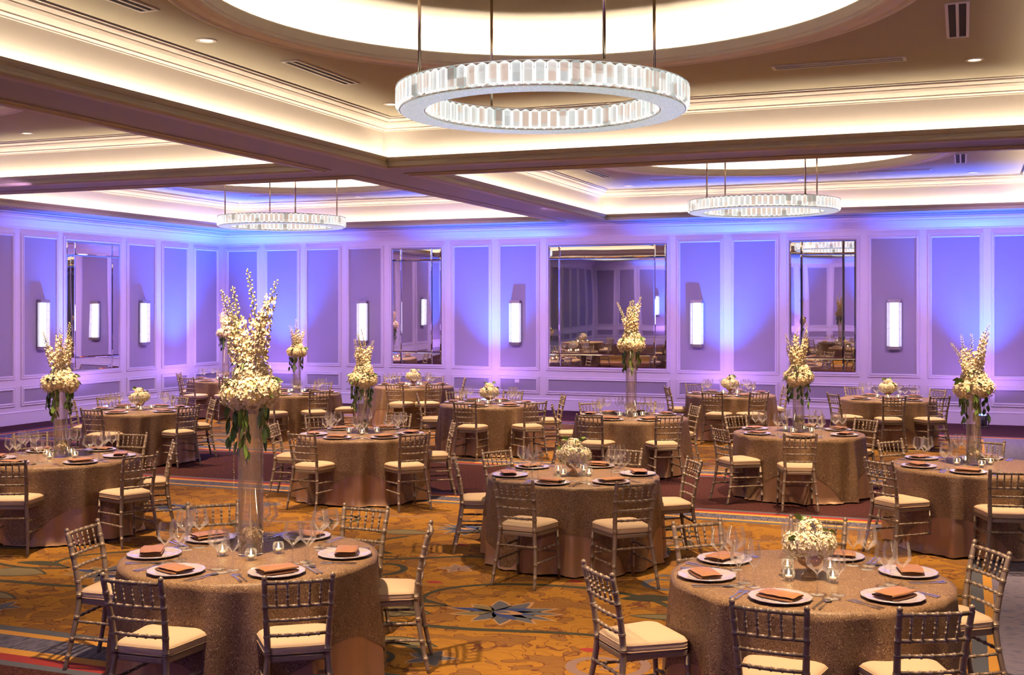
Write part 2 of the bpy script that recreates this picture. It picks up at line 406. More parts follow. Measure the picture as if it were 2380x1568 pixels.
def mirror(side, a0, a1, z0, z1, label, place=''):
    mp = wmap(side); w_ = a1-a0
    root = empty('wall_mirror', mp((a0+a1)/2, .02, z0))
    ox, oy, oz = root.location
    bw = .25 if w_ > 2 else (.24 if w_ > 1.25 else .22); bl = bw
    av = [a0+.002, a0+bl, a1-bl, a1-.002]; zv = [z0+.002, z0+bw*1.15, z1-bw*1.15, z1-.002]
    tilt = {0: .012, 1: 0, 2: -.012}
    for i in range(3):
        for j in range(3):
            p, q, r_, s_ = av[i]+.002, av[i+1]-.002, zv[j]+.002, zv[j+1]-.002; be = .022
            ti = tilt[i]*(q-p); tj = tilt[j]*(s_-r_)*1.2
            def P(a, o, z):
                x = mp(a, o + .012 + (a-(p+q)/2)/(q-p)*ti + (z-(r_+s_)/2)/(s_-r_)*tj, z); return (x[0]-ox, x[1]-oy, x[2]-oz)
            v = [P(p,0,r_),P(q,0,r_),P(q,0,s_),P(p,0,s_),P(p+be,.006,r_+be),P(q-be,.006,r_+be),P(q-be,.006,s_-be),P(p+be,.006,s_-be)]
            b = MB(); b.add(v, [(4,5,6,7),(0,1,5,4),(1,2,6,5),(2,3,7,6),(3,0,4,7)]); b.obj('mirror_pane', M['mirror'], root)
    b = MB(); v = [mp(a0,.0,z0),mp(a1,.0,z0),mp(a1,.0,z1),mp(a0,.0,z1)]; b.add([(x-ox,y-oy,z-oz) for x,y,z in v], [(0,1,2,3)]); b.obj('backing_board', M['dark'], root)
    root.rotation_euler = (R(.45),0,0) if side == 'wall_back' else (0,0,0)
    tag(root, label, 'mirror', 'framed wall mirrors')
back = [(-17.31,-16.33,0),(-16.18,-15.18,0),(-15.03,-14.03,0),(-13.88,-12.88,0),(-12.73,-11.29,1),(-11.11,-10.11,0),(-9.95,-8.95,0),(-8.79,-5.94,2),(-5.79,-4.78,0),(-4.62,-3.62,0),(-3.47,-1.98,1),(-1.83,-.82,0),(-.67,.36,0),(.50,1.50,0),(1.65,2.65,0)]
left = [(23.76,24.77,0),(22.54,23.56,0),(21.32,22.35,0),(19.35,21.15,1),(18.18,19.21,0),(17.01,18.02,0),(15.83,16.85,0),(14.0,15.65,0),(12.8,13.8,0)]
MLAB = {('wall_back',1,-12.73): 'narrow facet-edged mirror on the back wall left of centre',
        ('wall_back',2,-8.79): 'large square mirror in the middle of the back wall',
        ('wall_back',1,-3.47): 'tall mirror on the back wall reflecting a flower vase',
        ('wall_left',1,19.35): 'facet-edged mirror on the left wall reflecting a wall sconce'}
for side, lst in (('wall_back', back), ('wall_left', left)):
    for a0, a1, k in lst:
        panel_frame(side, a0, a1, .888, 3.78, k == 0); panel_frame(side, a0, a1, .355, .748)
        if k: mirror(side, a0+.085, a1-.085, .98, 3.69, MLAB[(side, k, a0)])
def run(side, a0, a1):
    a = a0
    while a+1.0 < a1: panel_frame(side, a, a+1.0, .888, 3.78); panel_frame(side, a, a+1.0, .355, .748); a += 1.15
run('wall_front', X0+.15, X1); run('wall_right', Y0+.2, Y1); run('wall_left', Y0+.2, 12.7); run('wall_back', 2.8, X1)

# sconces
def make_sconce():
    root = empty('wall_sconce')                       # local +Y is out of the wall
    b = MB(); b.box(-.125,.125,0,.035,0,1.01); b.obj('back_plate', M['chrome'], root)
    for z in (0, .95): b = MB(); b.box(-.125,.125,.035,.115,z,z+.06); b.obj('end_cap', M['chrome'], root)
    b = MB(); b.box(-.085,.085,.036,.06,.06,.95); b.obj('light_panel', M['sconce'], root)
    rod = MB(); rod.lathe([(.0,0),(.014,.0),(.016,.006),(.016,.166),(.014,.172),(0,.172)], 6); me = rod.mesh('glass_rod', M['rod'])
    spots = [(-.125,.05),(-.128,.085),(-.10,.118),(-.06,.125),(-.02,.128),(.02,.128),(.06,.125),(.10,.118),(.128,.085),(.125,.05)]
    for t in range(5):
        for x, y in spots: link('glass_rod', me, root, (x, y, .066+t*.177))
    return root
S = Proto(make_sconce()); GS = 'chrome and crystal rod wall sconces'
for (side, a, z, lab) in (('b',-13.42,0,'glowing crystal-rod sconce on the back wall left of the narrow mirror'),
        ('b',-9.51,0,'glowing crystal-rod sconce between the narrow mirror and the large square mirror'),
        ('b',-5.34,0,'glowing crystal-rod sconce just right of the large square mirror'),
        ('b',-1.31,0,'glowing crystal-rod sconce right of the tall mirror at the right'),
        ('l',18.72,0,'crystal-rod sconce at the left end of the left wall'),
        ('l',21.86,0,'crystal-rod sconce on the left wall right of its mirror')):
    if side == 'b': S.put((a, Y1-.004, 1.457), pi, lab, GS, 'sconce')
    else: S.put((X0+.004, a, 1.457), -pi/2, lab, GS, 'sconce')
S.put((X0+.004, 13.3, 1.457), -pi/2, 'crystal-rod sconce on the left wall beyond the left picture edge', GS, 'sconce')
for x, t in ((-13.4,'left'), (-9.9,'middle'), (-3.0,'right')): S.put((x, Y0+.004, 1.457), 0, f'{t}most crystal-rod sconce behind the camera, seen in the large mirror'.replace('middlemost','middle'), GS, 'sconce')

# ---------------------------------------------------------------- carpet
fl = floor
def strip_rect(name, m, x0, x1, y0, y1, z=.0008):
    b = MB(); b.add([(x0,y0,z),(x1,y0,z),(x1,y1,z),(x0,y1,z)], [(0,1,2,3)]); b.obj(name, m, fl)
def band(m, x0, x1, y0, y1, a, c, ar, cr, z=.0008):
    "frame-shaped stripe between offsets a and c outside the field (ar, cr on the right side)"
    b = MB(); o = (x0-a, x1+ar, y0-a, y1+a); q = (x0-c, x1+cr, y0-c, y1+c)
    P = [(o[0],o[2]),(o[1],o[2]),(o[1],o[3]),(o[0],o[3])]; Q = [(q[0],q[2]),(q[1],q[2]),(q[1],q[3]),(q[0],q[3])]
    b.add([(x,y,z) for x,y in P+Q], [(i,4+i,4+(i+1)%4,(i+1)%4) for i in range(4)]); b.obj('border_stripe', m, fl)
FIELDS = [(-15.8, .05, 6.62, 12.62), (-15.8, .15, 16.6, 21.95), (-15.8, .05, -5.4, 2.5)]
for x0, x1, y0, y1 in FIELDS:
    strip_rect('carpet_field', M['gold'], x0, x1, y0, y1)
    band(M['c_slate'],x0,x1,y0,y1,0,.10,0,.10); band(M['c_gold'],x0,x1,y0,y1,.10,.18,.10,.17)
    band(M['c_hatch'],x0,x1,y0,y1,.18,.44,.17,.17); band(M['c_speck'],x0,x1,y0,y1,.44,.44,.17,1.4,.0009)
    band(M['c_gold'],x0,x1,y0,y1,.44,.54,1.4,1.5); band(M['c_red'],x0,x1,y0,y1,.54,.66,1.5,1.62); band(M['c_slate'],x0,x1,y0,y1,.66,.74,1.62,1.7)
# drawn motifs, inlaid a hair above the field
def almond(L, W_, bend=0, n=10):
    up = []; dn = []
    for i in range(n+1):
        t = i/n; wd = W_*sin(pi*t)**.8*(1-.35*t)*1.2 if 0 < i < n else 0; y = bend*sin(pi*t); up.append((L*t, y+wd/2)); dn.append((L*t, y-wd/2))
    return up+dn[::-1][1:-1]
LAY = {}
def poly(key, pts, z, tx=0, ty=0, a=0, s=1):
    b = LAY.setdefault(key, MB()); ca, sa = cos(a), sin(a)
    b.add([(tx+s*(x*ca-y*sa), ty+s*(x*sa+y*ca), z) for x, y in pts], [tuple(range(len(pts)))])
def vine(key, pts, w0, w1, z, tx, ty):
    b = LAY.setdefault(key, MB()); v = []; n = len(pts)
    for i, (x, y) in enumerate(pts):
        a = pts[max(i-1,0)]; c = pts[min(i+1,n-1)]; dx, dy = c[0]-a[0], c[1]-a[1]; L = math.hypot(dx, dy) or 1
        wd = (w0+(w1-w0)*i/(n-1))*(.6+.4*sin(pi*i/(n-1)))*.95; v += [(tx+x-dy/L*wd, ty+y+dx/L*wd, z), (tx+x+dy/L*wd, ty+y-dx/L*wd, z)]
    b.add(v, [(2*i,2*i+2,2*i+3,2*i+1) for i in range(n-1)])
def cat(pts, n=8):
    "smooth curve through points"
    o = []; P = [pts[0]]+pts+[pts[-1]]
    for i in range(1, len(P)-2):
        for j in range(n):
            t = j/n; o.append(tuple(.5*((2*P[i][k])+(-P[i-1][k]+P[i+1][k])*t+(2*P[i-1][k]-5*P[i][k]+4*P[i+1][k]-P[i+2][k])*t*t+(-P[i-1][k]+3*P[i][k]-3*P[i+1][k]+P[i+2][k])*t**3) for k in (0,1)))
    return o+[pts[-1]]
def lotus(tx, ty, a, s=1.0):
    for an, L, W_, k, bd in ((-100,.30,.12,'c_grey',.03),(-62,.36,.13,'c_grey',.04),(-28,.44,.12,'c_slate',.02),(-10,.5,.10,'c_slate',0),(10,.5,.10,'c_slate',0),(30,.46,.12,'c_slate',-.02),(64,.38,.13,'c_grey',-.04),(104,.32,.13,'c_grey',-.03),(150,.26,.11,'c_taupe',0),(182,.36,.08,'c_blue',0),(212,.32,.10,'c_taupe',.02)):
        aa = a+R(an); poly('c_tan', almond(L*1.08+.02, W_+.035, bd), .0012, tx-.01*cos(aa), ty-.01*sin(aa), aa, s); poly(k, almond(L, W_, bd), .0016, tx, ty, aa, s)
    for an in (-35, 0, 35): poly('c_blue', almond(.30, .10, 0), .0020, tx, ty, a+R(an), s)
    poly('c_tan', almond(.24, .12, 0), .0024, tx, ty, a, s); poly('c_grey', almond(.14, .06, 0), .0028, tx, ty, a, s)
def flower5(tx, ty, a, k, s=.8, out='c_tan'):
    for i in range(5):
        aa = a+i*2*pi/5; poly(out, almond(.25,.14), .0012, tx-.008*cos(aa), ty-.008*sin(aa), aa, s); poly(k, almond(.22,.10), .0016, tx, ty, aa, s)
def leafm(tx, ty, a, L, W_, k='c_taupe', o='c_olive', bend=.04):
    L *= 1.15; W_ *= 1.2
    poly(o, almond(L+.05, W_+.05, bend), .0014, tx-.02*cos(a), ty-.02*sin(a), a); poly(k, almond(L, W_, bend), .0018, tx, ty, a)
def spiral(tx, ty, r0, turns, a0, d, k='c_olive', w0=.045):
    pts = [(r0*(1-.75*i/28)*cos(a0+d*turns*2*pi*i/28), r0*(1-.75*i/28)*sin(a0+d*turns*2*pi*i/28)) for i in range(29)]; vine(k, pts, w0, .02, .0018, tx, ty)
def tile(tx, ty):
    lotus(tx, ty, 0); lotus(tx-1.40, ty+2.95, 2.9, .9)
    flower5(tx+.05, ty-1.25, .3, 'c_grey'); flower5(tx-.85, ty+1.25, .9, 'c_mauve', .75); flower5(tx+1.6, ty+1.9, .2, 'c_mauve', .7); flower5(tx-.6, ty+3.55, 0, 'c_grey', .8)
    vine('c_olive', cat([(-1.1,-1.75),(-1.15,-1.1),(-.75,-.62),(0,-.52),(.9,-.35),(1.7,-.45)]), .05, .03, .0018, tx, ty)
    vine('c_olive', cat([(-.40,.03),(-.68,.18),(-.62,.55),(-.2,.86),(.5,.95),(1.1,.72),(1.45,.2)]), .025, .045, .0019, tx, ty)
    vine('c_olive', cat([(1.45,.2),(1.35,.8),(1.6,1.35),(2.2,1.5)]), .045, .02, .0019, tx, ty)
    vine('c_olive', cat([(-.40,.03),(-.8,-.1),(-1.3,.0),(-1.8,.25)]), .035, .02, .0019, tx, ty)
    vine('c_olive', cat([(-1.9,2.4),(-2.2,1.8),(-1.7,1.35),(-.9,1.75),(0,1.8),(.7,2.3),(.6,2.9),(.1,3.2)]), .045, .02, .0018, tx, ty)
    vine('c_mauve', cat([(-.1,2.6),(.4,2.75),(.9,3.3),(1.6,3.45)]), .05, .02, .0018, tx, ty)
    spiral(tx-.35, ty-1.35, .36, 1.3, .4, 1); spiral(tx+1.0, ty+1.35, .30, 1.4, 2, -1, 'c_grey', .05); spiral(tx-1.5, ty+1.0, .34, 1.3, 3, 1); spiral(tx+1.15, ty-1.0, .3, 1.4, 1, -1, 'c_mauve', .05); spiral(tx+.6, ty+3.0, .28, 1.5, 5, 1)
    for x, y, a, L, W_, k in ((-1.0,-.35,.2,.5,.26,'c_taupe'),(-.55,-1.0,0,.45,.13,'c_taupe'),(1.0,.25,.05,.5,.10,'c_taupe'),(.8,.72,.3,.42,.13,'c_olive'),(-1.0,.05,.05,.42,.09,'c_olive'),(-1.7,.55,.2,.4,.2,'c_taupe'),
                         (.1,2.25,2.6,.5,.2,'c_taupe'),(-2.2,1.55,.1,.45,.12,'c_olive'),(1.35,2.5,.2,.5,.18,'c_taupe'),(-.2,1.5,.1,.4,.12,'c_taupe'),(.2,3.75,-.2,.5,.12,'c_olive'),(1.5,-1.45,.5,.45,.2,'c_taupe')): leafm(tx+x, ty+y, a, L, W_, k)
    for x, y in ((.2,1.15),(-.3,1.75),(-.9,.7),(1.5,.95),(-1.3,2.2),(.9,-.7)): poly('c_red', almond(.16,.09), .0018, tx+x, ty+y)
for (x0, x1, y0, y1), ph in zip(FIELDS[:2], (0, 1.2)):
    ty = y0+1.63+ph*0
    while ty-1.7 < y1:
        tx = -3.32+3.66*1-ph
        while tx > x0+2.0:
            if tx < x1+.5: tile(tx, ty)
            tx -= 3.66
        ty += 5.98
def clipfield(key, b):
    # drop polygons that leave the gold fields
    ok = []
    for f in b.f:
        p = [b.v[i] for i in f]
        ok.append(any(all(x0+.02 < x < x1-.02 and y0+.02 < y < y1-.02 for x, y, z in p) for x0, x1, y0, y1 in FIELDS))
    b.f = [f for f, g in zip(b.f, ok) if g]; b.mi = [0]*len(b.f)
for k, b in LAY.items():
    clipfield(k, b)
    if b.f: tag(b.obj('carpet_motif', M[k], fl), kind='stuff')

# ---------------------------------------------------------------- vents, downlights
def make_vent():
    r = empty('air_diffuser')                       # local Y long, hangs from z=0 down
    b = MB()
    for x0, x1 in ((-.095,-.07),(-.012,.012),(.07,.095)): b.box(x0,x1,-.62,.62,-.012,0)
    for y0, y1 in ((-.65,-.62),(.62,.65)): b.box(-.095,.095,y0,y1,-.012,0)
    b.obj('frame', M['plate_w'], r)
    for x0 in (-.07, .012): b = MB(); b.box(x0,x0+.058,-.62,.62,-.003,-.001); b.obj('slot', M['dark'], r)
    return r
VP = Proto(make_vent()); bay = {(1,1): 'front', (1,2): 'right back', (0,2): 'left back', (0,1): 'left'}
for (i, j), nm in bay.items():
    x0, x1 = CX[i]; y1 = CY[j][1]; y0 = CY[j][0]
    spots = [(x0+.72, y1-2.9, 0, 'left side far'), (x1-(1.13 if i == 1 else .97), y1-2.9, 0, 'right side'), (x1-(2.26 if i == 1 else 2.1), y1-1.46, pi/2, 'far side right'), (x0+2.0, y1-1.46, pi/2, 'far side left')]
    if (i, j) == (1, 1): spots = [spots[0], spots[1], spots[2], (x0+.70, y1-6.3, 0, 'left side near')]
    if (i, j) == (0, 1): spots = spots[1:2]
    for x, y, rz, t in spots: VP.put((x, y, ZC-.001), rz, f'white linear slot diffuser, {t} of the {nm} ceiling bay', 'slot diffusers in the coffered ceiling', 'vent')
def make_down():
    r = empty('recessed_downlight')
    b = MB(); b.lathe([(.095,0),(.095,-.008),(.065,-.01),(.06,0)], 24); b.obj('trim_ring', M['plate_w'], r)
    b = MB(); b.lathe([(.06,-.001),(.001,-.001)], 20); b.obj('lens', M['spotlens'], r)
    return r
DP = Proto(make_down()); GD = 'recessed ceiling downlights'
for x, y, t in ((-6.5,9.06,'left of the near circle, front bay'),(-6.45,12.7,'far left corner of the front bay'),(.1,12.5,'stand-in for an unlit speaker, far right of the front bay'),  # last one here is a speaker ring built as a glowing downlight
              (-12.3,12.96,'far side of the left bay'),(-2.9,23.0,'far side of the right back bay'),(.15,22.9,'far right corner of the right back bay'),(-6.3,22.9,'far left corner of the right back bay'),(-9.0,22.9,'far right corner of the left back bay'),(-12.5,23.0,'far side of the left back bay')):
    DP.put((x, y, ZC-.001), 0, f'small round recessed downlight, {t}', GD, 'downlight')

# ---------------------------------------------------------------- chandeliers
def make_chand():
    root = empty('ring_chandelier')                 # origin at centre, bottom plane z=0
    Ro, Ri, Hh = 1.13, .90, .175
    def prism(w_, d_, h):
        b = MB(); p = .022
        v = [(0,0,0)]+[(x*w_/2,y*d_/2,p) for x,y in ((-1,-.3),(-.72,-1),(.72,-1),(1,-.3),(1,.3),(.72,1),(-.72,1),(-1,.3))]+[(x*w_/2,y*d_/2,h-p) for x,y in ((-1,-.3),(-.72,-1),(.72,-1),(1,-.3),(1,.3),(.72,1),(-.72,1),(-1,.3))]+[(0,0,h)]
        f = [(0,1+(i+1)%8,1+i) for i in range(8)]+[(1+i,1+(i+1)%8,9+(i+1)%8,9+i) for i in range(8)]+[(17,9+i,9+(i+1)%8) for i in range(8)]
        b.add(v, f); b.mi = [1]*8+[1,0,1,0,1,0,1,0]+[1]*8
        return b.mesh('crystal', [M['crystal'], M['crystal_e']])
    me = prism(.078, .03, Hh)
    for n, r_ in ((86, Ro), (70, Ri)):
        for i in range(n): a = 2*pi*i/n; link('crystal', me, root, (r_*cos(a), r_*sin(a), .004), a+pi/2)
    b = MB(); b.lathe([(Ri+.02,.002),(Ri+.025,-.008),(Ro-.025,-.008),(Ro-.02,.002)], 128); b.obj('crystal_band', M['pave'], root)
    b = MB()
    for r0 in (Ro-.02, Ri+.02): b.lathe([(r0-.006,.0),(r0+.006,0),(r0+.006,.012),(r0-.006,.012),(r0-.006,.0)], 128)
    for r0 in (Ro, Ri): b.lathe([(r0-.018,Hh),(r0+.012,Hh),(r0+.012,Hh+.008),(r0-.018,Hh+.008),(r0-.018,Hh)], 128)
    b.obj('ring_frame', M['chrome'], root)
    b = MB(); b.lathe([(Ri+.06,Hh-.01),(Ro-.06,Hh-.01),(Ro-.06,Hh+.004),(Ri+.06,Hh+.004),(Ri+.06,Hh-.01)], 96); b.obj('top_plate', M['chrome'], root)
    for k in range(4):
        th = R(-66+90*k); b = MB(); r_ = (Ro+Ri)/2; x, y = r_*sin(th), -r_*cos(th); b.tube([(x,y,Hh),(x,y,5.17-3.83)], .0125, 10); b.obj('suspension_rod', M['brass'], root, smooth=True)
        b = MB(); b.lathe([(.02,0),(.02,.03),(.012,.035)], 10, (x,y,Hh)); b.obj('rod_ferrule', M['brass'], root, smooth=True)
    return root
CP = Proto(make_chand())
for x, y, s_, t in ((-3.08,8.66,1.0,'large near ring chandelier of crystal prisms hanging front and centre'),(-3.0,19.0,1.05,'ring chandelier of crystal prisms over the back right tables'),
                   (-12.06,19.2,1.05,'ring chandelier of crystal prisms hanging at the back left'),(-12.06,8.66,1.0,'ring chandelier left of the picture, seen only in the mirror')):
    CP.put((x, y, 3.83), R(21), t, 'crystal ring chandeliers', 'chandelier', (s_, s_, 1))

# ---------------------------------------------------------------- uplights
UPX = [-15.6, -10.0, -4.7, .33]
def make_up():
    r = empty('floor_uplight')
    b = MB(); b.box(-.11,.11,-.06,.06,.0,.03); b.box(-.12,-.10,-.03,.03,.03,.17); b.box(.10,.12,-.03,.03,.03,.17); b.obj('yoke', M['black'], r)
    b = MB(); b.lathe([(.0,.05),(.07,.05),(.085,.08),(.09,.24),(.08,.245),(.075,.23)], 20); b.obj('housing', M['black'], r, smooth=True)
    b = MB(); b.lathe([(.001,.278),(.035,.272),(.06,.258),(.075,.235)], 20); b.obj('lens', M['uplens'], r, True)
    return r
UP = Proto(make_up())
ups = [(x, 24.2) for x in UPX]+[(X0+.8, 23.0), (X0+.8, 19.7)]
UL = ['in the left back corner','behind the back tables left of the large mirror','right of the large mirror','glowing on the floor at the far right','at the far end of the left wall','beside the left table']
for (x, y), t in zip(ups, UL):
    UP.put((x, y, 0), 0, f'small black floor uplight with blue lens, {t}', 'blue floor uplights along the walls', 'uplight')
for x, y in ups+[(X0+.8, 11.5), (5.6, 24.2), (-13, Y0+.8), (-8, Y0+.8), (-3, Y0+.8), (3,Y0+.8)]:
    lamp('uplight_beam', 'SPOT', (x, y, .30), UP_SPOT, (.02,.12,1.0), rot=(pi,0,0), spot_size=R(74), spot_blend=.85, shadow_soft_size=.06)
    lamp('uplight_spill', 'SPOT', (x, y, .30), UP_WASH, (.42,.20,1.0), rot=(pi,0,0), spot_size=R(165), spot_blend=.6, shadow_soft_size=.07)

WASHC = (.76,.40,1.0)  # tint of the added wall lamps, which have no fixtures
for x in (-14.4, -10.6, -7.2, -3.0, .9, 5.0):
    lamp('added_wall_wash', 'SPOT', (x, 20.2, 4.10), ADDED_WALL_WASH, WASHC, rot=(R(54),0,0), spot_size=R(100), spot_blend=.9, shadow_soft_size=.03)
for y in (22.0, 18.0, 13.5, 9.0):
    lamp('added_wall_wash', 'SPOT', (X0+4.8, y, 4.10), ADDED_WALL_WASH, WASHC, rot=(R(54),0,R(90)), spot_size=R(100), spot_blend=.9, shadow_soft_size=.03)
for x in (-13, -8, -3, 2): 
    lamp('added_wall_wash', 'SPOT', (x, Y0+4.8, 4.10), ADDED_WALL_WASH*1.3, WASHC, rot=(R(62),0,R(180)), spot_size=R(100), spot_blend=.9, shadow_soft_size=.03)

# ---------------------------------------------------------------- chair
def bamboo(p0, p1, r, rings, n=8, bow=(0,0,0), ring=.0035, steps=6):
    "bar with raised double rings, optional bow"
    T = sorted(set([i/steps for i in range(steps+1)]+[t for g in rings for t in (g-.012,g-.011,g-.004,g,g+.004,g+.011,g+.012)]))
    L = math.dist(p0, p1); pts = []; rad = []
    for t in T:
        if t < 0 or t > 1: continue
        q = 4*t*(1-t); pts.append(tuple(p0[k]+(p1[k]-p0[k])*t+bow[k]*q for k in range(3)))
        rr = r
        for g in rings:
            dd = abs(t-g)
            if dd < .0115: rr = r+ring if dd > .0035 and dd < .0113 else (r+ring*.2 if dd <= .0035 else r)
        rad.append(rr)
    b = MB(); b.tube(pts, rad, n); return b
def post(pts, rads, zr, n=10, finial=True):
    "rear leg running up into the back post, raised rings at heights zr"
    P = []; Rr = []
    def at(z):
        for (a, ra), (c, rc) in zip(zip(pts, rads), zip(pts[1:], rads[1:])):
            if a[2] <= z <= c[2]:
                t = (z-a[2])/(c[2]-a[2]); return tuple(a[k]+(c[k]-a[k])*t for k in range(3)), ra+(rc-ra)*t
        return pts[-1], rads[-1]
    zs = [p[2] for p in pts]; extra = []
    for z in zr: extra += [(z-.007,0),(z-.006,.003),(z-.0015,.003),(z,.0005),(z+.0015,.003),(z+.006,.003),(z+.007,0)]
    al = sorted([(z, 0) for z in zs]+extra)
    for z, e in al: p, r = at(z); P.append(p); Rr.append(r+e)
    if finial:
        x, y, z = pts[-1]; P += [(x,y,z+.003),(x,y-.001,z+.008),(x,y-.002,z+.018),(x,y-.002,z+.027),(x,y-.003,z+.032)]; Rr += [.009,.014,.0155,.011,.003]
    b = MB(); b.tube(P, Rr, n); return b
def curve_pts(ctrl, n=5):
    o = []; P = [ctrl[0]]+ctrl+[ctrl[-1]]
    for i in range(1, len(P)-2):
        for j in range(n):
            t = j/n; o.append(tuple(.5*((2*P[i][k])+(-P[i-1][k]+P[i+1][k])*t+(2*P[i-1][k]-5*P[i][k]+4*P[i+1][k]-P[i+2][k])*t*t+(-P[i-1][k]+3*P[i][k]-3*P[i+1][k]+P[i+2][k])*t**3) for k in range(len(ctrl[0]))))
    return o+[ctrl[-1]]
PC = [(.198,-.275,0),(.182,-.225,.22),(.160,-.195,.44),(.164,-.208,.60),(.172,-.238,.75),(.178,-.268,.868)]
def rear_at(z, s):
    c = curve_pts(PC)
    for a, d in zip(c, c[1:]):
        if a[2] <= z <= d[2]: t = (z-a[2])/(d[2]-a[2]); return (s*(a[0]+(d[0]-a[0])*t), a[1]+(d[1]-a[1])*t, z)
    return (s*c[-1][0], c[-1][1], z)
def rounded(w0, w1, d, rc, n=5):
    "seat outline: w0 half width at the back, w1 half width at the front"
    pts = []
    for cx_, cy_, a0 in ((w1-rc, d-rc, 0), (-w1+rc, d-rc, 90), (-w0+rc, -d+rc, 180), (w0-rc, -d+rc, 270)):
        for i in range(n+1): a = R(a0+90*i/n); pts.append((cx_+rc*cos(a), cy_+rc*sin(a)))
    return pts
def loft(outs):
    "stack of outlines [(scale, z)] over pts"
    b = MB(); pts, lv = outs; n = len(pts); v = []; f = []
    for s_, z in lv: v += [(x*s_, y*s_, z) for x, y in pts]
    for j in range(len(lv)-1):
        for i in range(n): i2 = (i+1) % n; f.append((j*n+i, j*n+i2, (j+1)*n+i2, (j+1)*n+i))
    f.append(tuple(range(n))[::-1]); f.append(tuple((len(lv)-1)*n+i for i in range(n))); b.add(v, f); return b
def make_chair():
    r = empty('chiavari_chair'); ch = M['chair']     # origin: floor under the seat centre, faces +Y
    for s_ in (-1, 1):
        c = [(s_*p[0], p[1], p[2]) for p in curve_pts(PC)]
        n = len(c); rr = [.0125+.0055*sin(min(1, i/(n*.45))*pi/2) if i < n*.5 else .018-.003*(i/n-.5)*2 for i in range(n)]
        post(c, rr, [.09,.20,.335,.47,.56,.65,.725,.79]).obj('rear_post', ch, r, True)
        c = [(s_*.196,.205,0),(s_*.190,.192,.22),(s_*.184,.178,.425)]
        post(c, [.0115,.015,.0155], [.09,.20,.30,.36], finial=False).obj('front_leg', ch, r, True)
    out = rounded(.165, .205, .20, .05)
    loft((out, [(.93,.416),(.985,.418),(1,.424),(1,.444),(.985,.449),(.93,.45)])).obj('seat_frame', ch, r)
    cu = rounded(.175, .208, .195, .06, 7)
    lv = [(.90,.450),(.975,.453),(1.0,.462),(1.01,.478),(1.0,.494),(.985,.502),(.93,.511),(.80,.520),(.5,.527),(.2,.529)]
    loft((cu, lv)).obj('cushion', M['cush'], r, True)
    for (sc_, z) in ((1.006,.495),(1.006,.460)):
        pts = [(x*sc_, y*sc_, z) for x, y in cu]; b = MB(); b.tube(pts+pts[:1], .0028, 5, cap=False); b.obj('piping', M['piping'], r, True)
    five = [1/6, 2/6, 3/6, 4/6, 5/6]
    for z, nm, rd in ((.858,'top_rail',.0115),(.725,'back_rail',.0105),(.648,'back_rail',.010),(.565,'back_rail',.010)):
        bamboo(rear_at(z,-1), rear_at(z,1), rd, five, bow=(0,-.016,0)).obj(nm, ch, r, True)
    for k, t in enumerate(five):
        q = 4*t*(1-t); a = rear_at(.725,-1); c = rear_at(.725,1); d = rear_at(.852,-1); e = rear_at(.852,1)
        p0 = (a[0]+(c[0]-a[0])*t, a[1]-.016*q, .73); p1 = (d[0]+(e[0]-d[0])*t, d[1]-.016*q, .85)
        bamboo(p0, p1, .0068, [.28,.5,.72], n=7, ring=.003, steps=4).obj('spindle', ch, r, True)
    three = [.2,.4,.6,.8]
    bamboo(rear_at(.335,-1), rear_at(.335,1), .009, three, n=7).obj('stretcher', ch, r, True)
    bamboo((-.188,.19,.235), (.188,.19,.235), .009, three, n=7).obj('stretcher', ch, r, True)
    for s_ in (-1, 1):
        for za, zb in ((.31,.30),(.205,.20)):
            a = rear_at(za, s_); bamboo(a, (s_*.189,.19,zb), .009, three, n=7).obj('stretcher', ch, r, True)
    return r
CHP = Proto(make_chair())

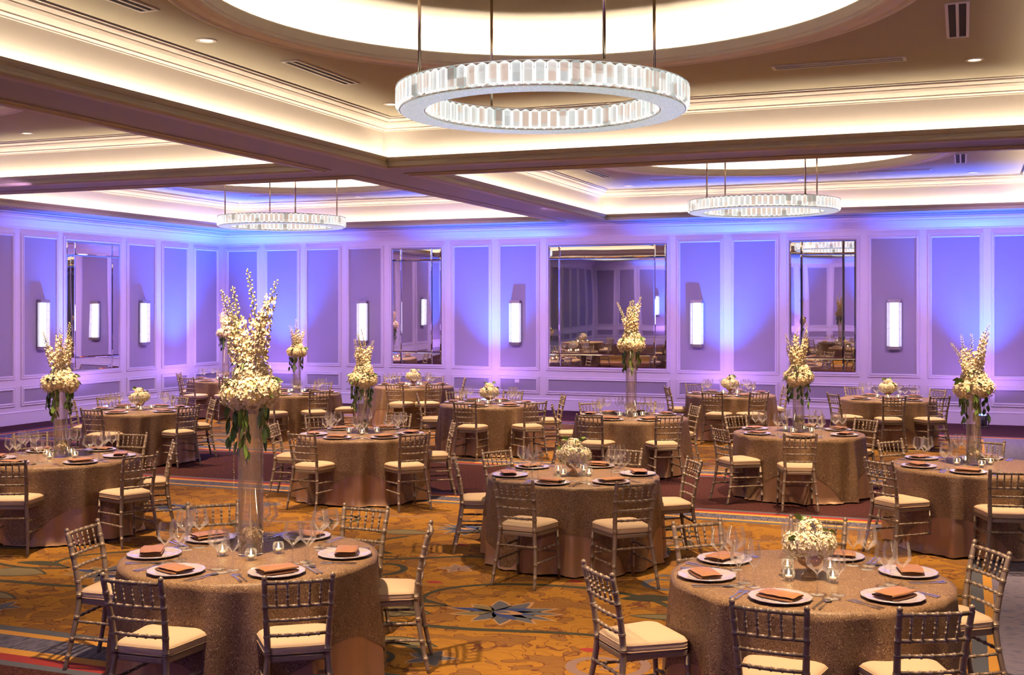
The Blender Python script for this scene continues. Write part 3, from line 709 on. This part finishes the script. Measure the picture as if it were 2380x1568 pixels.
# ---------------------------------------------------------------- table data (fitted positions)
T = {
'T1': dict(c=(-4.14,6.23), nm='front left table', pl={'L':204,'FL':258,'F':318,'R':18,'BR':86,'BL':150}, fl=('tall',1.64,1.99,2.54), op=-14,
 ch=[('L',3.225,1.219,.078),('FL',4.761,1.194,.011),('F',5.503,1.225,-.182),('BR',1.438,1.22,.083),('BL',2.355,1.363,-.042),('R',.617,1.13,-.228)]),
'T2': dict(c=(-.82,6.86), nm='front right table', pl={'L':202,'BL':155,'F':262,'FR':323,'R':28,'B':81}, fl=('low',), op=-40,
 ch=[('L',3.761,1.275,.124),('F',4.674,1.203,-.013),('FR',5.33,1.207,-.152),('R',.574,1.16,-.03),('BL',2.351,1.182,-.016),('B',1.648,1.269,-.055)]),
'T3': dict(c=(-3.35,10.28), nm='middle low-bouquet table', pl={'L':209,'BL':150,'FL':269,'FR':322,'R':21,'BR':85}, fl=('low',), op=-76,
 ch=[('FL',4.634,1.292,-.031),('FR',5.422,1.334,.005),('R',.51,1.15,.065),('BL',2.6,1.176,.009),('BR',1.429,1.181,.021),('L',3.207,1.17,.35)]),
'T4': dict(c=(-8.66,9.59), nm='left edge table', pl={'FL':262,'RF':330,'L':215,'R':25,'B':90,'BL':150}, fl=('tall',1.44,1.66,2.15), op=-30,
 ch=[('RF',6.045,1.286,-.141),('B',1.668,1.281,.006),('BL',2.539,1.36,.036),('R',.633,1.12,.065),('FL',5.035,1.183,.083)]),
'T5': dict(c=(-6.84,12.71), nm='left-centre tall-vase table', pl={'FL':268,'BL':147,'FR':323,'BR':88,'L':215,'R':14}, fl=('tall',1.29,1.63,2.04), op=-62,
 ch=[('FL',4.575,1.175,.076),('FR',5.683,1.276,-.12),('R',.546,1.12,-.032),('L',3.431,1.12,-.023),('BL',2.523,1.321,-.083),('BR',1.701,1.33,-.105)]),
'T6': dict(c=(-11.56,14.45), nm='low-bouquet table near left wall', pl={}, fl=('low',), op=-10,
 ch=[('L',3.348,1.12,.201),('FL',4.816,1.201,-.089),('FR',6.026,1.15,-.046),('R',.915,1.13,-.09),('BL',2.629,1.26,.04),('BR',1.68,1.17,-.30)]),
'T7': dict(c=(-11.23,18.37), nm='tall-vase table below third panel', pl={}, xs=[('BL',2.58),('L',3.63)], fl=('tall',1.41,1.64,2.10), op=-20,
 ch=[('F',5.596,1.188,-.034),('R',.303,1.12,.25),('FL',4.823,1.30,-.13),('BR',1.685,1.182,-.084)]),
'T8': dict(c=(-10.1,20.85), nm='back table under narrow mirror', pl={}, fl=('low',), op=-20,
 ch=[('FL',4.845,1.16,-.136),('FR',5.51,1.167,.126),('BL',2.375,1.30,.125),('BR',1.646,1.25,-.15),('R',.87,1.13,-.42),('L',3.20,1.12,.36)]),
'T9': dict(c=(-7.1,17.43), nm='low-bouquet table left of big mirror', pl={}, fl=('low',), op=-100,
 ch=[('FL',4.8,1.255,-.093),('FR',5.663,1.32,-.154),('R',.531,1.218,-.04),('BR',1.629,1.267,-.144),('L',3.24,1.229,.35),('BL',2.4,1.323,-.088)]),
'T10': dict(c=(-4.37,16.03), nm='tall-vase table before big mirror', pl={}, fl=('tall',1.69,1.97,2.45), op=-30,
 ch=[('FL',4.516,1.238,.116),('FR',5.4,1.213,-.132),('R',.867,1.13,-.266),('BR',1.688,1.231,-.071),('L',3.10,1.192,.40),('BL',2.377,1.214,.045)]),
'T11': dict(c=(-3.87,20.85), nm='back table right of big mirror', pl={}, fl=('low',), op=-100,
 ch=[('L',3.35,1.12,.28),('FL',4.645,1.216,-.107),('FR',5.32,1.173,.107),('BL',2.322,1.257,.031),('R',.673,1.13,-.244),('BR',1.533,1.233,-.228)]),
'T12': dict(c=(-1.9,14.77), nm='right-centre tall-vase table', pl={'LF':222,'LB':162,'F':280,'RB':43,'B':87}, xs=[('RF',5.97)], fl=('tall',1.34,1.60,2.11), op=-85,
 ch=[('LF',4.007,1.237,-.124),('LB',2.458,1.178,.013),('F',4.855,1.33,.12),('RB',.864,1.14,.095),('B',1.59,1.18,.097)]),
'T13': dict(c=(-1.2,20.86), nm='back table at far right', pl={}, fl=('low',), op=-80,
 ch=[('L',3.955,1.194,-.189),('F',4.857,1.16,.197),('RF',5.471,1.233,-.142),('RB',.848,1.185,-.045),('BL',2.129,1.221,.036)]),
'T14': dict(c=(.09,12.3), nm='right edge table', pl={'LF':213,'LB':146,'F':265,'B':78}, fl=('tall',1.42,1.68,2.14), op=-105,
 ch=[('LF',3.965,1.222,-.004),('LB',2.332,1.201,.131),('B',1.453,1.216,-.238),('F',4.953,1.249,-.001)]),
'T15': dict(c=(-14.7,21.18), nm='farthest left corner table', pl={}, fl=('tall',1.66,1.92,2.30), op=-20,
 ch=[('FL',4.629,1.22,.031),('B',2.20,1.18,.25),('L',3.202,1.156,.336),('FR',5.362,1.223,.15)]),
}
for k_, c_, n_ in (('T16',(-13.3,8.0),'first mirrored table off the left edge'),('T17',(-14.9,11.6),'second mirrored table off the left edge')):
    T[k_] = dict(c=c_, nm=n_, pl={}, fl=('low',), op=20, bare=True, ch=[(p_, R(a_), 1.22, 0) for p_, a_ in zip(('R','BR','BL','L','FL','FR'), (10,70,130,190,250,310))])
POS = {'L':'left','R':'right','F':'front','B':'back','FL':'front left','FR':'front right','BL':'back left','BR':'back right','LF':'left front','LB':'left back','RF':'right front','RB':'right back'}
TR = .775; TZ = .76
def make_table():
    r = empty('round_table')
    b = MB(); b.lathe([(.01,.725),(TR-.02,.725),(TR-.015,.73),(TR-.015,.745),(.01,.745)], 48); b.obj('tabletop', M['wax'], r)
    for sx in (-1, 1):
        for sy in (-1, 1): b = MB(); b.tube([(sx*.42,sy*.42,0),(sx*.40,sy*.40,.725)], .016, 8); b.obj('leg', M['chrome'], r, True)
    return r
TP = Proto(make_table())
def cloth(seed, drop, mat_, name, off, foldamp, hem_flare, n=216, rings=16, crease=0):
    "round top and a folded skirt; drop(theta) gives how far it hangs"
    rnd = random.Random(seed); K = [(rnd.choice((15,16,17)), rnd.random()*6.3, 1.0), (rnd.choice((20,22,23)), rnd.random()*6.3, .8), (rnd.choice((9,11)), rnd.random()*6.3, .6), (3, rnd.random()*6.3, .3), (33, rnd.random()*6.3, .2)]
    tot = sum(a for _, _, a in K)
    def fold(th): return sum(a*sin(k*th+p) for k, p, a in K)/tot
    v = [(0,0,TZ+off)]; f = []
    rr = [.25,.5,.7,.755]; 
    for r_ in rr:
        for i in range(n): a = 2*pi*i/n; v.append((r_*cos(a), r_*sin(a), TZ+off-(0 if r_ < .75 else .002)))
    for i in range(n): f.append((0, 1+i, 1+(i+1) % n))
    base = 1
    lay = [[] for _ in range(rings+1)]
    for i in range(n):
        a = 2*pi*i/n; D = drop(a); fo = fold(a)
        for j in range(rings+1):
            t = j/rings; d = D*t; amp = foldamp*min(1, d/.50)**.9
            rad = TR+off+.006+hem_flare*(d/.74)+amp*(fo+.35*fo*fo)
            z = TZ+off-.012-d
            if z < .012:                        # pools outward on the carpet
                ex = .012-z; z = .012+.006*abs(sin(a*23+seed)); rad += ex*.8
            lay[j].append((rad*cos(a), rad*sin(a), z))
    for L in lay: v += L
    m = len(rr)+rings+1
    for j in range(m-1):
        for i in range(n): i2 = (i+1) % n; f.append((base+j*n+i, base+(j+1)*n+i, base+(j+1)*n+i2, base+j*n+i2))
    b = MB(); b.add(v, f); return b.mesh(name, mat_, True)

# ---------------------------------------------------------------- tableware prototypes
def glass_me(name, h, rim, rmax, hb, base=.036):
    b = MB(); zb = h*.45
    b.lathe([(.001,.0),(base,.0),(base,.0025),(.012,.006),(.005,.014),(.0036,.03),(.0036,zb*.8),(.0045,zb),(.010,zb+.006),(rmax*.93,hb-.006),(rmax,hb),(rmax*.99,hb+.008),((rmax+rim)/2+.003,(hb+h)/2),(rim,h)], 18)
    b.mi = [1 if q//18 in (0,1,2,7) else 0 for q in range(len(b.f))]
    return b.mesh(name, [M['glass'], M['glass_highlit']], True)
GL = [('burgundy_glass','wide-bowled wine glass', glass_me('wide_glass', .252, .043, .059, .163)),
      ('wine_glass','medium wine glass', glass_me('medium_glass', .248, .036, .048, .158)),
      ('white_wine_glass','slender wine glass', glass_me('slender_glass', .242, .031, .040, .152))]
def plate_me():
    b = MB(); b.lathe([(.001,.010),(.095,.010),(.100,.008),(.110,.011),(.150,.018),(.163,.020),(.166,.017),(.160,.012),(.100,.001),(.001,.0)], 56)
    b.v = [(x*(1+.012*cos(14*math.atan2(y, x))*(math.hypot(x, y) > .14)), y*(1+.012*cos(14*math.atan2(y, x))*(math.hypot(x, y) > .14)), z) for x, y, z in b.v]
    return b.mesh('charger_plate', M['plate'], True)
PLM = plate_me()
def napkin_me(kind):
    "folded cloth: serpentine section swept sideways"
    rnd = random.Random(kind); b = MB(); L, Wd, th = .215, .135, .0095
    layers = 4 if kind == 0 else 3; sec = []
    for k in range(layers):
        z = .004+k*th; xs_ = [(-1+2*i/6)*Wd/2 for i in range(7)]
        if k % 2: xs_ = xs_[::-1]
        for x in xs_: sec.append((x, z+.0015*sin(x*60+k)))
        e = (1 if k % 2 == 0 else -1)
        if k < layers-1: sec += [(e*(Wd/2+.004), z+th*.5)]
    # thicken the section by offsetting (thin sheet, both sides)
    m = len(sec); ny = 12; v = []; f = []
    for j in range(ny+1):
        t = j/ny; y = (t-.5)*L; sh = .012*sin(t*pi)+(0 if kind == 0 else .02*(t-.5))
        puff = .004*sin(t*pi)+(.006 if kind else 0)*abs(sin(t*pi*3)); nar = 1-.10*abs(t-.5)*2
        for x, z in sec: v.append((x*nar+sh*.4, y, z*(1+puff*20)+.0))
    for j in range(ny):
        for i in range(m-1): f.append((j*m+i, j*m+i+1, (j+1)*m+i+1, (j+1)*m+i))
    b.add(v, f)
    # ends closed by body block so the stack looks solid
    zt = .004+layers*th-th*.6
    bb = MB(); 
    me = b.mesh('folded_napkin', M['napkin'], True)
    return me
NAP = [napkin_me(0), napkin_me(1)]
def fork_me():
    b = MB(); b.box(-.005,.005,-.10,.03,.001,.003); b.box(-.012,.012,.03,.06,.001,.0035)
    for x in (-.0105,-.0035,.0035,.0105): b.box(x-.0018,x+.0018,.06,.098,.0015,.0035)
    b.box(-.0075,.0075,-.115,-.06,.001,.0035); return b.mesh('fork', M['steel'])
def knife_me():
    b = MB(); b.box(-.006,.006,-.12,-.01,.001,.005); v = [(-.007,-.01),(.008,-.01),(.010,.06),(.004,.115),(-.006,.12)]
    n = len(v); b.add([(x,y,.0015) for x,y in v]+[(x,y,.003) for x,y in v], [tuple(range(n))[::-1], tuple(range(n,2*n))]+[(i,(i+1)%n,n+(i+1)%n,n+i) for i in range(n)]); return b.mesh('knife', M['steel'])
def spoon_me():
    b = MB(); b.box(-.0045,.0045,-.10,.045,.001,.003); b.box(-.0075,.0075,-.115,-.06,.001,.0035)
    b.lathe([(.001,0),(.6,.12),(1,.28)], 14); m = 14*3
    b.v = b.v[:-m]+[(x*.019, .072+y*.03, .001+z*.02) for x, y, z in b.v[-m:]]; return b.mesh('spoon', M['steel'])
FK, KN, SP = fork_me(), knife_me(), spoon_me()
def make_votive():
    r = empty('votive_candle')
    b = MB(); b.lathe([(.001,.0),(.020,.0),(.022,.004),(.034,.028),(.036,.045),(.032,.062),(.027,.070),(.0255,.070),(.030,.060),(.034,.045),(.032,.028),(.020,.008),(.001,.007)], 18); b.obj('glass_cup', M['glass'], r, True)
    b = MB(); b.lathe([(.001,.008),(.019,.009),(.0195,.030),(.001,.031)], 14); b.obj('candle', M['wax'], r, True)
    b = MB(); b.lathe([(.0008,.031),(.004,.037),(.005,.044),(.003,.055),(.0005,.066)], 8); b.obj('flame', M['flame'], r, True)
    return r
VT = Proto(make_votive())

# ---------------------------------------------------------------- flowers
def fib(n, rnd, up=-1.0):
    out = []
    for i in range(n):
        z = 1-(1-up)*(i+.5)/n; ph = i*2.39996+rnd.uniform(-.2,.2); r_ = math.sqrt(max(0, 1-z*z)); out.append((r_*cos(ph), r_*sin(ph), z))
    return out
def floret(b, c, nrm, s_, rnd, cup=.25, np_=4):
    nx, ny, nz = nrm; up = (0,0,1) if abs(nz) < .9 else (1,0,0)
    u = (up[1]*nz-up[2]*ny, up[2]*nx-up[0]*nz, up[0]*ny-up[1]*nx); L = math.sqrt(sum(q*q for q in u)); u = tuple(q/L for q in u)
    w_ = (ny*u[2]-nz*u[1], nz*u[0]-nx*u[2], nx*u[1]-ny*u[0]); a0 = rnd.random()*6.3; v = [tuple(c)]; f = []
    for k in range(np_):
        a = a0+k*2*pi/np_
        wq = .62 if np_ == 4 else .50
        for da, rr, h in ((-wq,.55,cup*.4),(-wq*.62,.92,cup*.8),(0,1.0,cup*rnd.uniform(.8,1.3)),(wq*.62,.92,cup*.8),(wq,.55,cup*.4)):
            x, y = rr*cos(a+da)*s_, rr*sin(a+da)*s_; v.append(tuple(c[q]+u[q]*x+w_[q]*y+nrm[q]*h*s_ for q in range(3)))
        o = 1+k*5; f += [(0,o,o+1,o+2),(0,o+2,o+3,o+4)]
    b.add(v, f)
def bloom_me(seed, r_, mt, n=120, fs=.0135):
    rnd = random.Random(seed); b = MB(); b.lathe([(.001,-r_*.85)]+[(r_*.86*cos(R(t)), r_*.86*sin(R(t))) for t in range(-70,71,20)]+[(.001,r_*.86)], 12, k=1)
    for p in fib(n, rnd): q = r_*rnd.uniform(.90,1.08); nn = tuple(x+rnd.uniform(-.32,.32) for x in p); L = math.sqrt(sum(x*x for x in nn)); floret(b, tuple(x*q for x in p), tuple(x/L for x in nn), fs*rnd.uniform(.85,1.15), rnd)
    return b.mesh('hydrangea_bloom', [mt, M['core']])
BL = [bloom_me(1, .098, M['petal'], 270, .0128), bloom_me(2, .092, M['petal'], 240, .0128), bloom_me(3, .080, M['petal_w'], 190, .0125)]
def leaf_add(b, p, d, L, W_, droop=0, rnd=random):
    "single pointed leaf with a folded midrib from p along d"
    dx, dy, dz = d; l = math.sqrt(dx*dx+dy*dy+dz*dz); d = (dx/l, dy/l, dz/l)
    s_ = (-d[1], d[0], 0); l = math.hypot(s_[0], s_[1]) or 1; s_ = (s_[0]/l, s_[1]/l, 0) if l > 1e-3 else (1,0,0)
    a = rnd.uniform(0, 6.3); nn = (d[1]*s_[2]-d[2]*s_[1], d[2]*s_[0]-d[0]*s_[2], d[0]*s_[1]-d[1]*s_[0]); s_ = tuple(s_[k]*cos(a)+nn[k]*sin(a) for k in range(3)); nn = tuple(-s_[k]*0+nn[k] for k in range(3))
    v = []; f = []; n = 5
    for i in range(n+1):
        t = i/n; w_ = W_*.5*sin(pi*min(1,t*1.02))**.75*(1-.3*t) if 0 < i < n else .0005
        c = [p[k]+d[k]*L*t for k in range(3)]; c[2] -= droop*t*t*L
        v += [tuple(c[k]-s_[k]*w_+nn[k]*w_*.25 for k in range(3)), tuple(c), tuple(c[k]+s_[k]*w_+nn[k]*w_*.25 for k in range(3))]
    for i in range(n): o = 3*i; f += [(o,o+1,o+4,o+3),(o+1,o+2,o+5,o+4)]
    b.add(v, f)
def spike_mes(seed, H_, open_=.55, lean=(0,0)):
    "delphinium: stem, open flowers low, buds high"
    rnd = random.Random(seed); st = MB(); fl_ = MB(); bd = MB(); lf = MB()
    def P(t): return (lean[0]*t*t+.008*sin(t*5+seed), lean[1]*t*t+.008*cos(t*4+seed), H_*t)
    st.tube([P(i/12) for i in range(13)], [.005*(1-.6*i/12) for i in range(13)], 6)
    n = int(62*H_/.7)
    for i in range(n):
        t = .24+.75*i/n; a = i*2.4+rnd.random()*.4; c = P(t)
        if t < .24+.76*open_:
            s_ = .030*(1.1-.5*t)*rnd.uniform(.9,1.1); e = .030*(1.15-.5*t); q = (c[0]+e*cos(a), c[1]+e*sin(a), c[2]+.004)
            nn = (cos(a)*.9, sin(a)*.9, rnd.uniform(-.1,.45)); L = math.sqrt(sum(x*x for x in nn)); floret(fl_, q, tuple(x/L for x in nn), s_, rnd, .5, 5)
        else:
            e = .022*(1.25-t)+.006; q = (c[0]+e*cos(a), c[1]+e*sin(a), c[2]+.006); rb = .0085*(1.3-.75*t)
            st.tube([c, q], .0013, 4, cap=False); bd.lathe([(.0005,-rb*1.5),(rb*.8,-rb*.6),(rb,.0),(rb*.7,rb*.8),(.0005,rb*1.2)], 6, q)
    for i in range(4): a = rnd.random()*6.3; leaf_add(lf, P(.1+.05*i), (cos(a),sin(a),.5), .10, .02, .9, rnd)
    return st.mesh('stem', M['stem'], True), fl_.mesh('open_flowers', M['delph']), bd.mesh('buds', M['bud'], True), lf.mesh('leaves', M['leaf'])
SPK = [spike_mes(11, .72, .62, (.05,.02)), spike_mes(12, .66, .45, (-.09,.03)), spike_mes(13, .60, .8, (.10,-.04)), spike_mes(14, .56, .55, (-.03,-.08))]
def hanging(seed, L, leaves=True):
    rnd = random.Random(seed); b = MB()
    n = int(L/.028); st = MB()
    for i in range(n):
        z = -L*.72*i/n; a = rnd.random()*6.3; leaf_add(b, (.012*cos(a), .012*sin(a), z), (.25*cos(a), .25*sin(a), -1), rnd.uniform(.07,.12)*(1-.25*i/n), .040, 0, rnd)
    return b.mesh('hanging_foliage', M['leaf2'] if seed % 2 else M['leaf'])
def tail_me(seed, L):
    b = MB(); rnd = random.Random(seed)
    for i in range(int(L/.012)): z = -i*.012; r_ = .0075*(1-.7*i*.012/L); b.lathe([(.0005,-r_),(r_,0),(.0005,r_*1.1)], 5, (rnd.uniform(-.003,.003), rnd.uniform(-.003,.003), z))
    return b.mesh('amaranth_tassel', M['bud'])
HG = [hanging(s_, L) for s_, L in ((1,.30),(2,.40),(3,.48))]; TL = [tail_me(5,.42), tail_me(6,.60)]
def collar_me(seed, r_, n=16, L=.09):
    rnd = random.Random(seed); b = MB()
    for i in range(n): a = 2*pi*i/n+rnd.uniform(-.2,.2); leaf_add(b, (r_*cos(a), r_*sin(a), rnd.uniform(-.02,.06)), (cos(a), sin(a), rnd.uniform(-.3,.8)), L*rnd.uniform(.7,1.2), .055, .3, rnd)
    return b.mesh('leaf_collar', M['leaf'])
COL = [collar_me(1,.12,18), collar_me(2,.10,12,.07)]
small_bloom = bloom_me(9, .050, M['petal'], 90, .011)
def make_tall(zv, zt, zd, seed, big, nm):
    "tall cylinder vase arrangement; zv vase top, zt cluster top, zd tip of spikes (world z, table top TZ)"
    rnd = random.Random(seed); h = zv-TZ; rv = .077 if big else .070
    root = empty('tall_flower_vase')
    b = MB(); b.lathe([(.001,.0),(rv,.0),(rv,.004),(rv,h),(rv-.004,h),(rv-.004,.014),(.001,.014)], 32); b.obj('glass_cylinder', M['vase'], root, True)
    b = MB(); b.lathe([(.001,.016),(rv-.006,.016),(rv-.006,.175),(.001,.175)], 24); b.obj('water', M['water'], root, True)
    o = link('sunken_bloom', small_bloom, root, (.005, 0, .125)); o.scale = (1.3,1.3,1.05)
    b = MB()
    for k in range(5): a = k*1.35; leaf_add(b, (.0,.0,.09), (.6*cos(a), .6*sin(a), -.6+.3*(k % 2)), .075, .035, 0, rnd)
    b.obj('sunken_leaves', M['leaf2'], root)
    R0 = .165; cl = (zt-zv); rb = .088; zc = zv-TZ+cl*.42
    k = 7 if big else 6
    for i in range(k):
        a = 2*pi*i/k+rnd.uniform(-.15,.15); s_ = rnd.uniform(.92,1.1)*(1.0 if big else .95); rr = R0*.60
        o = link('hydrangea_bloom', BL[i % 2], root, (rr*cos(a), rr*sin(a), zc-.02+rnd.uniform(-.02,.02))); o.scale = (s_,)*3; o.rotation_euler = (rnd.random(), rnd.random(), a)
    for i in range(2):
        o = link('hydrangea_bloom', BL[i % 2], root, (.035*(-1)**i, .02*i, zc+cl*.26)); o.scale = (1.0,)*3; o.rotation_euler = (rnd.random(), rnd.random(), i)
    o = link('leaf_collar', COL[0], root, (0,0,zc)); o.rotation_euler = (0,0,rnd.random()*6)
    hs = (zd-TZ)-(zc+.02); ns = 6 if big else 5
    for i in range(ns):
        pr = SPK[(i+seed) % 4]; e = empty('delphinium_spike'); e.parent = root; a = 2*pi*i/ns+rnd.random()*.5
        e.location = (.035*cos(a), .035*sin(a), zc+.02); tilt = rnd.uniform(.12,.34) if i else .03
        e.rotation_euler = (-tilt*sin(a)*1.0, tilt*cos(a), rnd.random()*6) if False else (0,0,0)
        e.rotation_euler = (-tilt*sin(a), tilt*cos(a), 0); hh = [.72,.66,.60,.56][(i+seed) % 4]
        s_ = hs/hh*(1.0 if i == 0 else rnd.uniform(.72,.96)); s2 = .5*s_+.5*1.05; e.scale = (s2, s2, s_)
        for me in pr: link(me.name.split('.')[0], me, e)
    for i, a in enumerate((R(-75-60), R(-75), R(-75+62), R(80), R(160))):
        x, y = .115*cos(a), .115*sin(a); o = link('hanging_foliage', HG[(i+seed) % 3], root, (x, y, zc-.06)); o.rotation_euler = (0,0,rnd.random()*6)
        if not big: o.scale = (1,1,.85)
        if i < 3: o = link('amaranth_tassel', TL[(i+seed) % 2], root, (x*.9, y*.9, zc-.10)); o.scale = (1,1,.9 if big else .75)
    return root
def make_low(seed):
    rnd = random.Random(seed); root = empty('low_bouquet')
    b = MB(); b.lathe([(.001,.0),(.052,.0),(.052,.008),(.040,.016),(.034,.034),(.020,.044),(.018,.052),(.030,.058),(.056,.072),(.078,.100),(.086,.135),(.083,.135),(.074,.100),(.052,.076),(.001,.062)], 28); b.obj('pedestal_bowl', M['amber'], root, True)
    zc = .19
    for i in range(6):
        a = i*pi/3+rnd.uniform(-.15,.15); o = link('hydrangea_bloom', BL[2], root, (.085*cos(a), .085*sin(a), zc-.005+rnd.uniform(-.012,.015))); o.scale = (rnd.uniform(.88,1.02),)*3; o.rotation_euler = (rnd.random(),rnd.random(),a)
    o = link('hydrangea_bloom', BL[2], root, (0,0,zc+.065)); o.rotation_euler = (.3,.2,0)
    b = MB()
    for i in range(9):
        a = rnd.random()*6.3; el = rnd.uniform(-.1,1.2); p = (.115*cos(a)*cos(el), .115*sin(a)*cos(el), zc+.02+.12*sin(el)); leaf_add(b, p, (cos(a), sin(a), rnd.uniform(-.2,.9)), rnd.uniform(.05,.075), .05, .2, rnd)
    b.obj('green_leaves', M['leaf2'], root)
    return root
LOWP = [Proto(make_low(s_)) for s_ in (3, 8)]

# ---------------------------------------------------------------- lay every table
POLY = ['glasses at the place settings', 'charger plates under napkins', 'folded napkins on chargers', 'cutlery at the place settings']
cut = ('T1','T2','T3','T4','T5','T12','T14')
for ti, (key, t) in enumerate(T.items()):
    cx_, cy_ = t['c']; nm = t['nm']; rnd = random.Random(100+ti)
    TP.put((cx_, cy_, 0), .3*ti, f'round banquet table under the cloths of the {nm}', 'round banquet tables', 'table')
    sat = cloth(20+ti, lambda a: .742+.02*sin(5*a), M['satin'], 'satin_tablecloth', .0, .066, .035, 240, 14)
    o = link('satin_tablecloth', sat, None, (cx_, cy_, 0)); tag(o, f'floor-length bronze satin cloth under the lace on the {nm}', 'tablecloth', 'bronze satin tablecloths')
    S2 = 1.16
    op = R(t['op'])
    def drop(a, op=op, S2=S2):
        q = a-op; return min(S2/max(abs(cos(q)), abs(sin(q))), 1.50)-TR
    lac = cloth(20+ti, drop, M['lace'], 'lace_overlay', .006, .066, .035, 240, 16)
    o = link('lace_overlay', lac, None, (cx_, cy_, 0)); tag(o, f'brown swirl-textured square overlay draped on the {nm}', 'overlay', 'swirl lace table overlays')
    # chairs
    for (p, az, rad, da) in t['ch']:
        x, y = cx_+rad*cos(az), cy_+rad*sin(az); a = az+da; x -= .27*cos(a); y -= .27*sin(a)
        CHP.put((x, y, 0), a+pi/2, f'silver chair with cream cushion, {POS[p]} of the {nm}', 'bamboo-style banquet chairs with cream cushions', 'chair')
    # settings
    pos = [(p, R(t['pl'][p]) if p in t['pl'] else az) for (p, az, rad, da) in t['ch']]+[(p, R(a)) for p, a in t['pl'].items() if p not in [c[0] for c in t['ch']]]+t.get('xs', [])
    zt = TZ+.0065
    for (p, az) in ([] if t.get('bare') else pos):
        u = (cos(az), sin(az)); tn = (-u[1], u[0])     # tn: to the right hand of a guest facing inwards is -tn... guest looks to -u
        rt = (-tn[0]*-1, -tn[1]*-1)
        rt = (tn[0], tn[1])
        def at(rr, side): return (cx_+u[0]*rr+rt[0]*side, cy_+u[1]*rr+rt[1]*side)
        x, y = at(.59, 0); o = link('charger_plate', PLM, None, (x, y, zt), az+rnd.random()); tag(o, f'pearl glass charger plate, {POS[p]} setting of the {nm}', 'plate', POLY[1])
        o = link('folded_napkin', NAP[rnd.random() < .4], None, (x+.01*u[0], y+.01*u[1], zt+.0105), az+rnd.uniform(-.25,.25)); tag(o, f'folded copper napkin, {POS[p]} setting of the {nm}', 'napkin', POLY[2])
        for (gk, gl, me), (rr, sd) in zip(GL, ((.40,.15),(.46,.235),(.37,.25))):
            gx, gy = at(rr+rnd.uniform(-.01,.01), sd+rnd.uniform(-.012,.012)); o = link(gk, me, None, (gx, gy, zt), rnd.random()*6); tag(o, f'{gl}, {POS[p]} setting of the {nm}', 'wine glass', POLY[0])
        if key in cut:
            for me, nn, sd, lb in ((KN,'knife',.205,'dinner knife'),(SP,'spoon',.235,'soup spoon'),(FK,'fork',-.205,'inner fork'),(FK,'fork',-.235,'outer fork')):
                kx, ky = at(.60-abs(sd)*.05, sd); o = link(nn, me, None, (kx, ky, zt), az+pi/2); tag(o, f'{lb}, {POS[p]} setting of the {nm}', nn, POLY[3])
    for k in range(4):
        a = k*pi/2+.6+ti*.35; x, y = cx_+.17*cos(a), cy_+.17*sin(a)
        dr = ('near left','near right','far right','far left')
        va = (math.degrees(a)-21-225) % 360; VT.put((x, y, zt), 0, f'{dr[int(va//90) % 4]} votive candle by the flowers of the {nm}', 'votive candles around the centrepieces', 'candle')
    if t['fl'][0] == 'tall':
        o = make_tall(*t['fl'][1:], seed=ti+1, big=key in ('T1','T10','T15'), nm=nm)
        o.location = (cx_, cy_, zt); tag(o, f'glass cylinder vase of hydrangeas and delphinium on the {nm}', 'flower arrangement', 'tall vase arrangements')
    else:
        LOWP[ti % 2].put((cx_, cy_, zt), rnd.random()*6, f'low white hydrangea bouquet in glass bowl, {nm}', 'low hydrangea bouquets', 'flower arrangement')
    lamp('table_pin_spot', 'SPOT', ((cx_+.25, cy_-.75, 4.09) if key != 'T3' else (cx_+.3, cy_+.1, 4.09)), PIN_SPOT, PINC, rot=(R(12),0,0), spot_size=R(84), spot_blend=1.0, shadow_soft_size=.06)
o = MB(); o.box(-.055,.055,-.012,0,0,.11); o.box(-.035,.035,-.016,-.012,.02,.09); q = o.obj('wall_outlet', M['plate_w'], None, loc=(-9.48, Y1-.005, .60)); tag(q, 'small white outlet plate low on the back wall above a table', 'outlet')
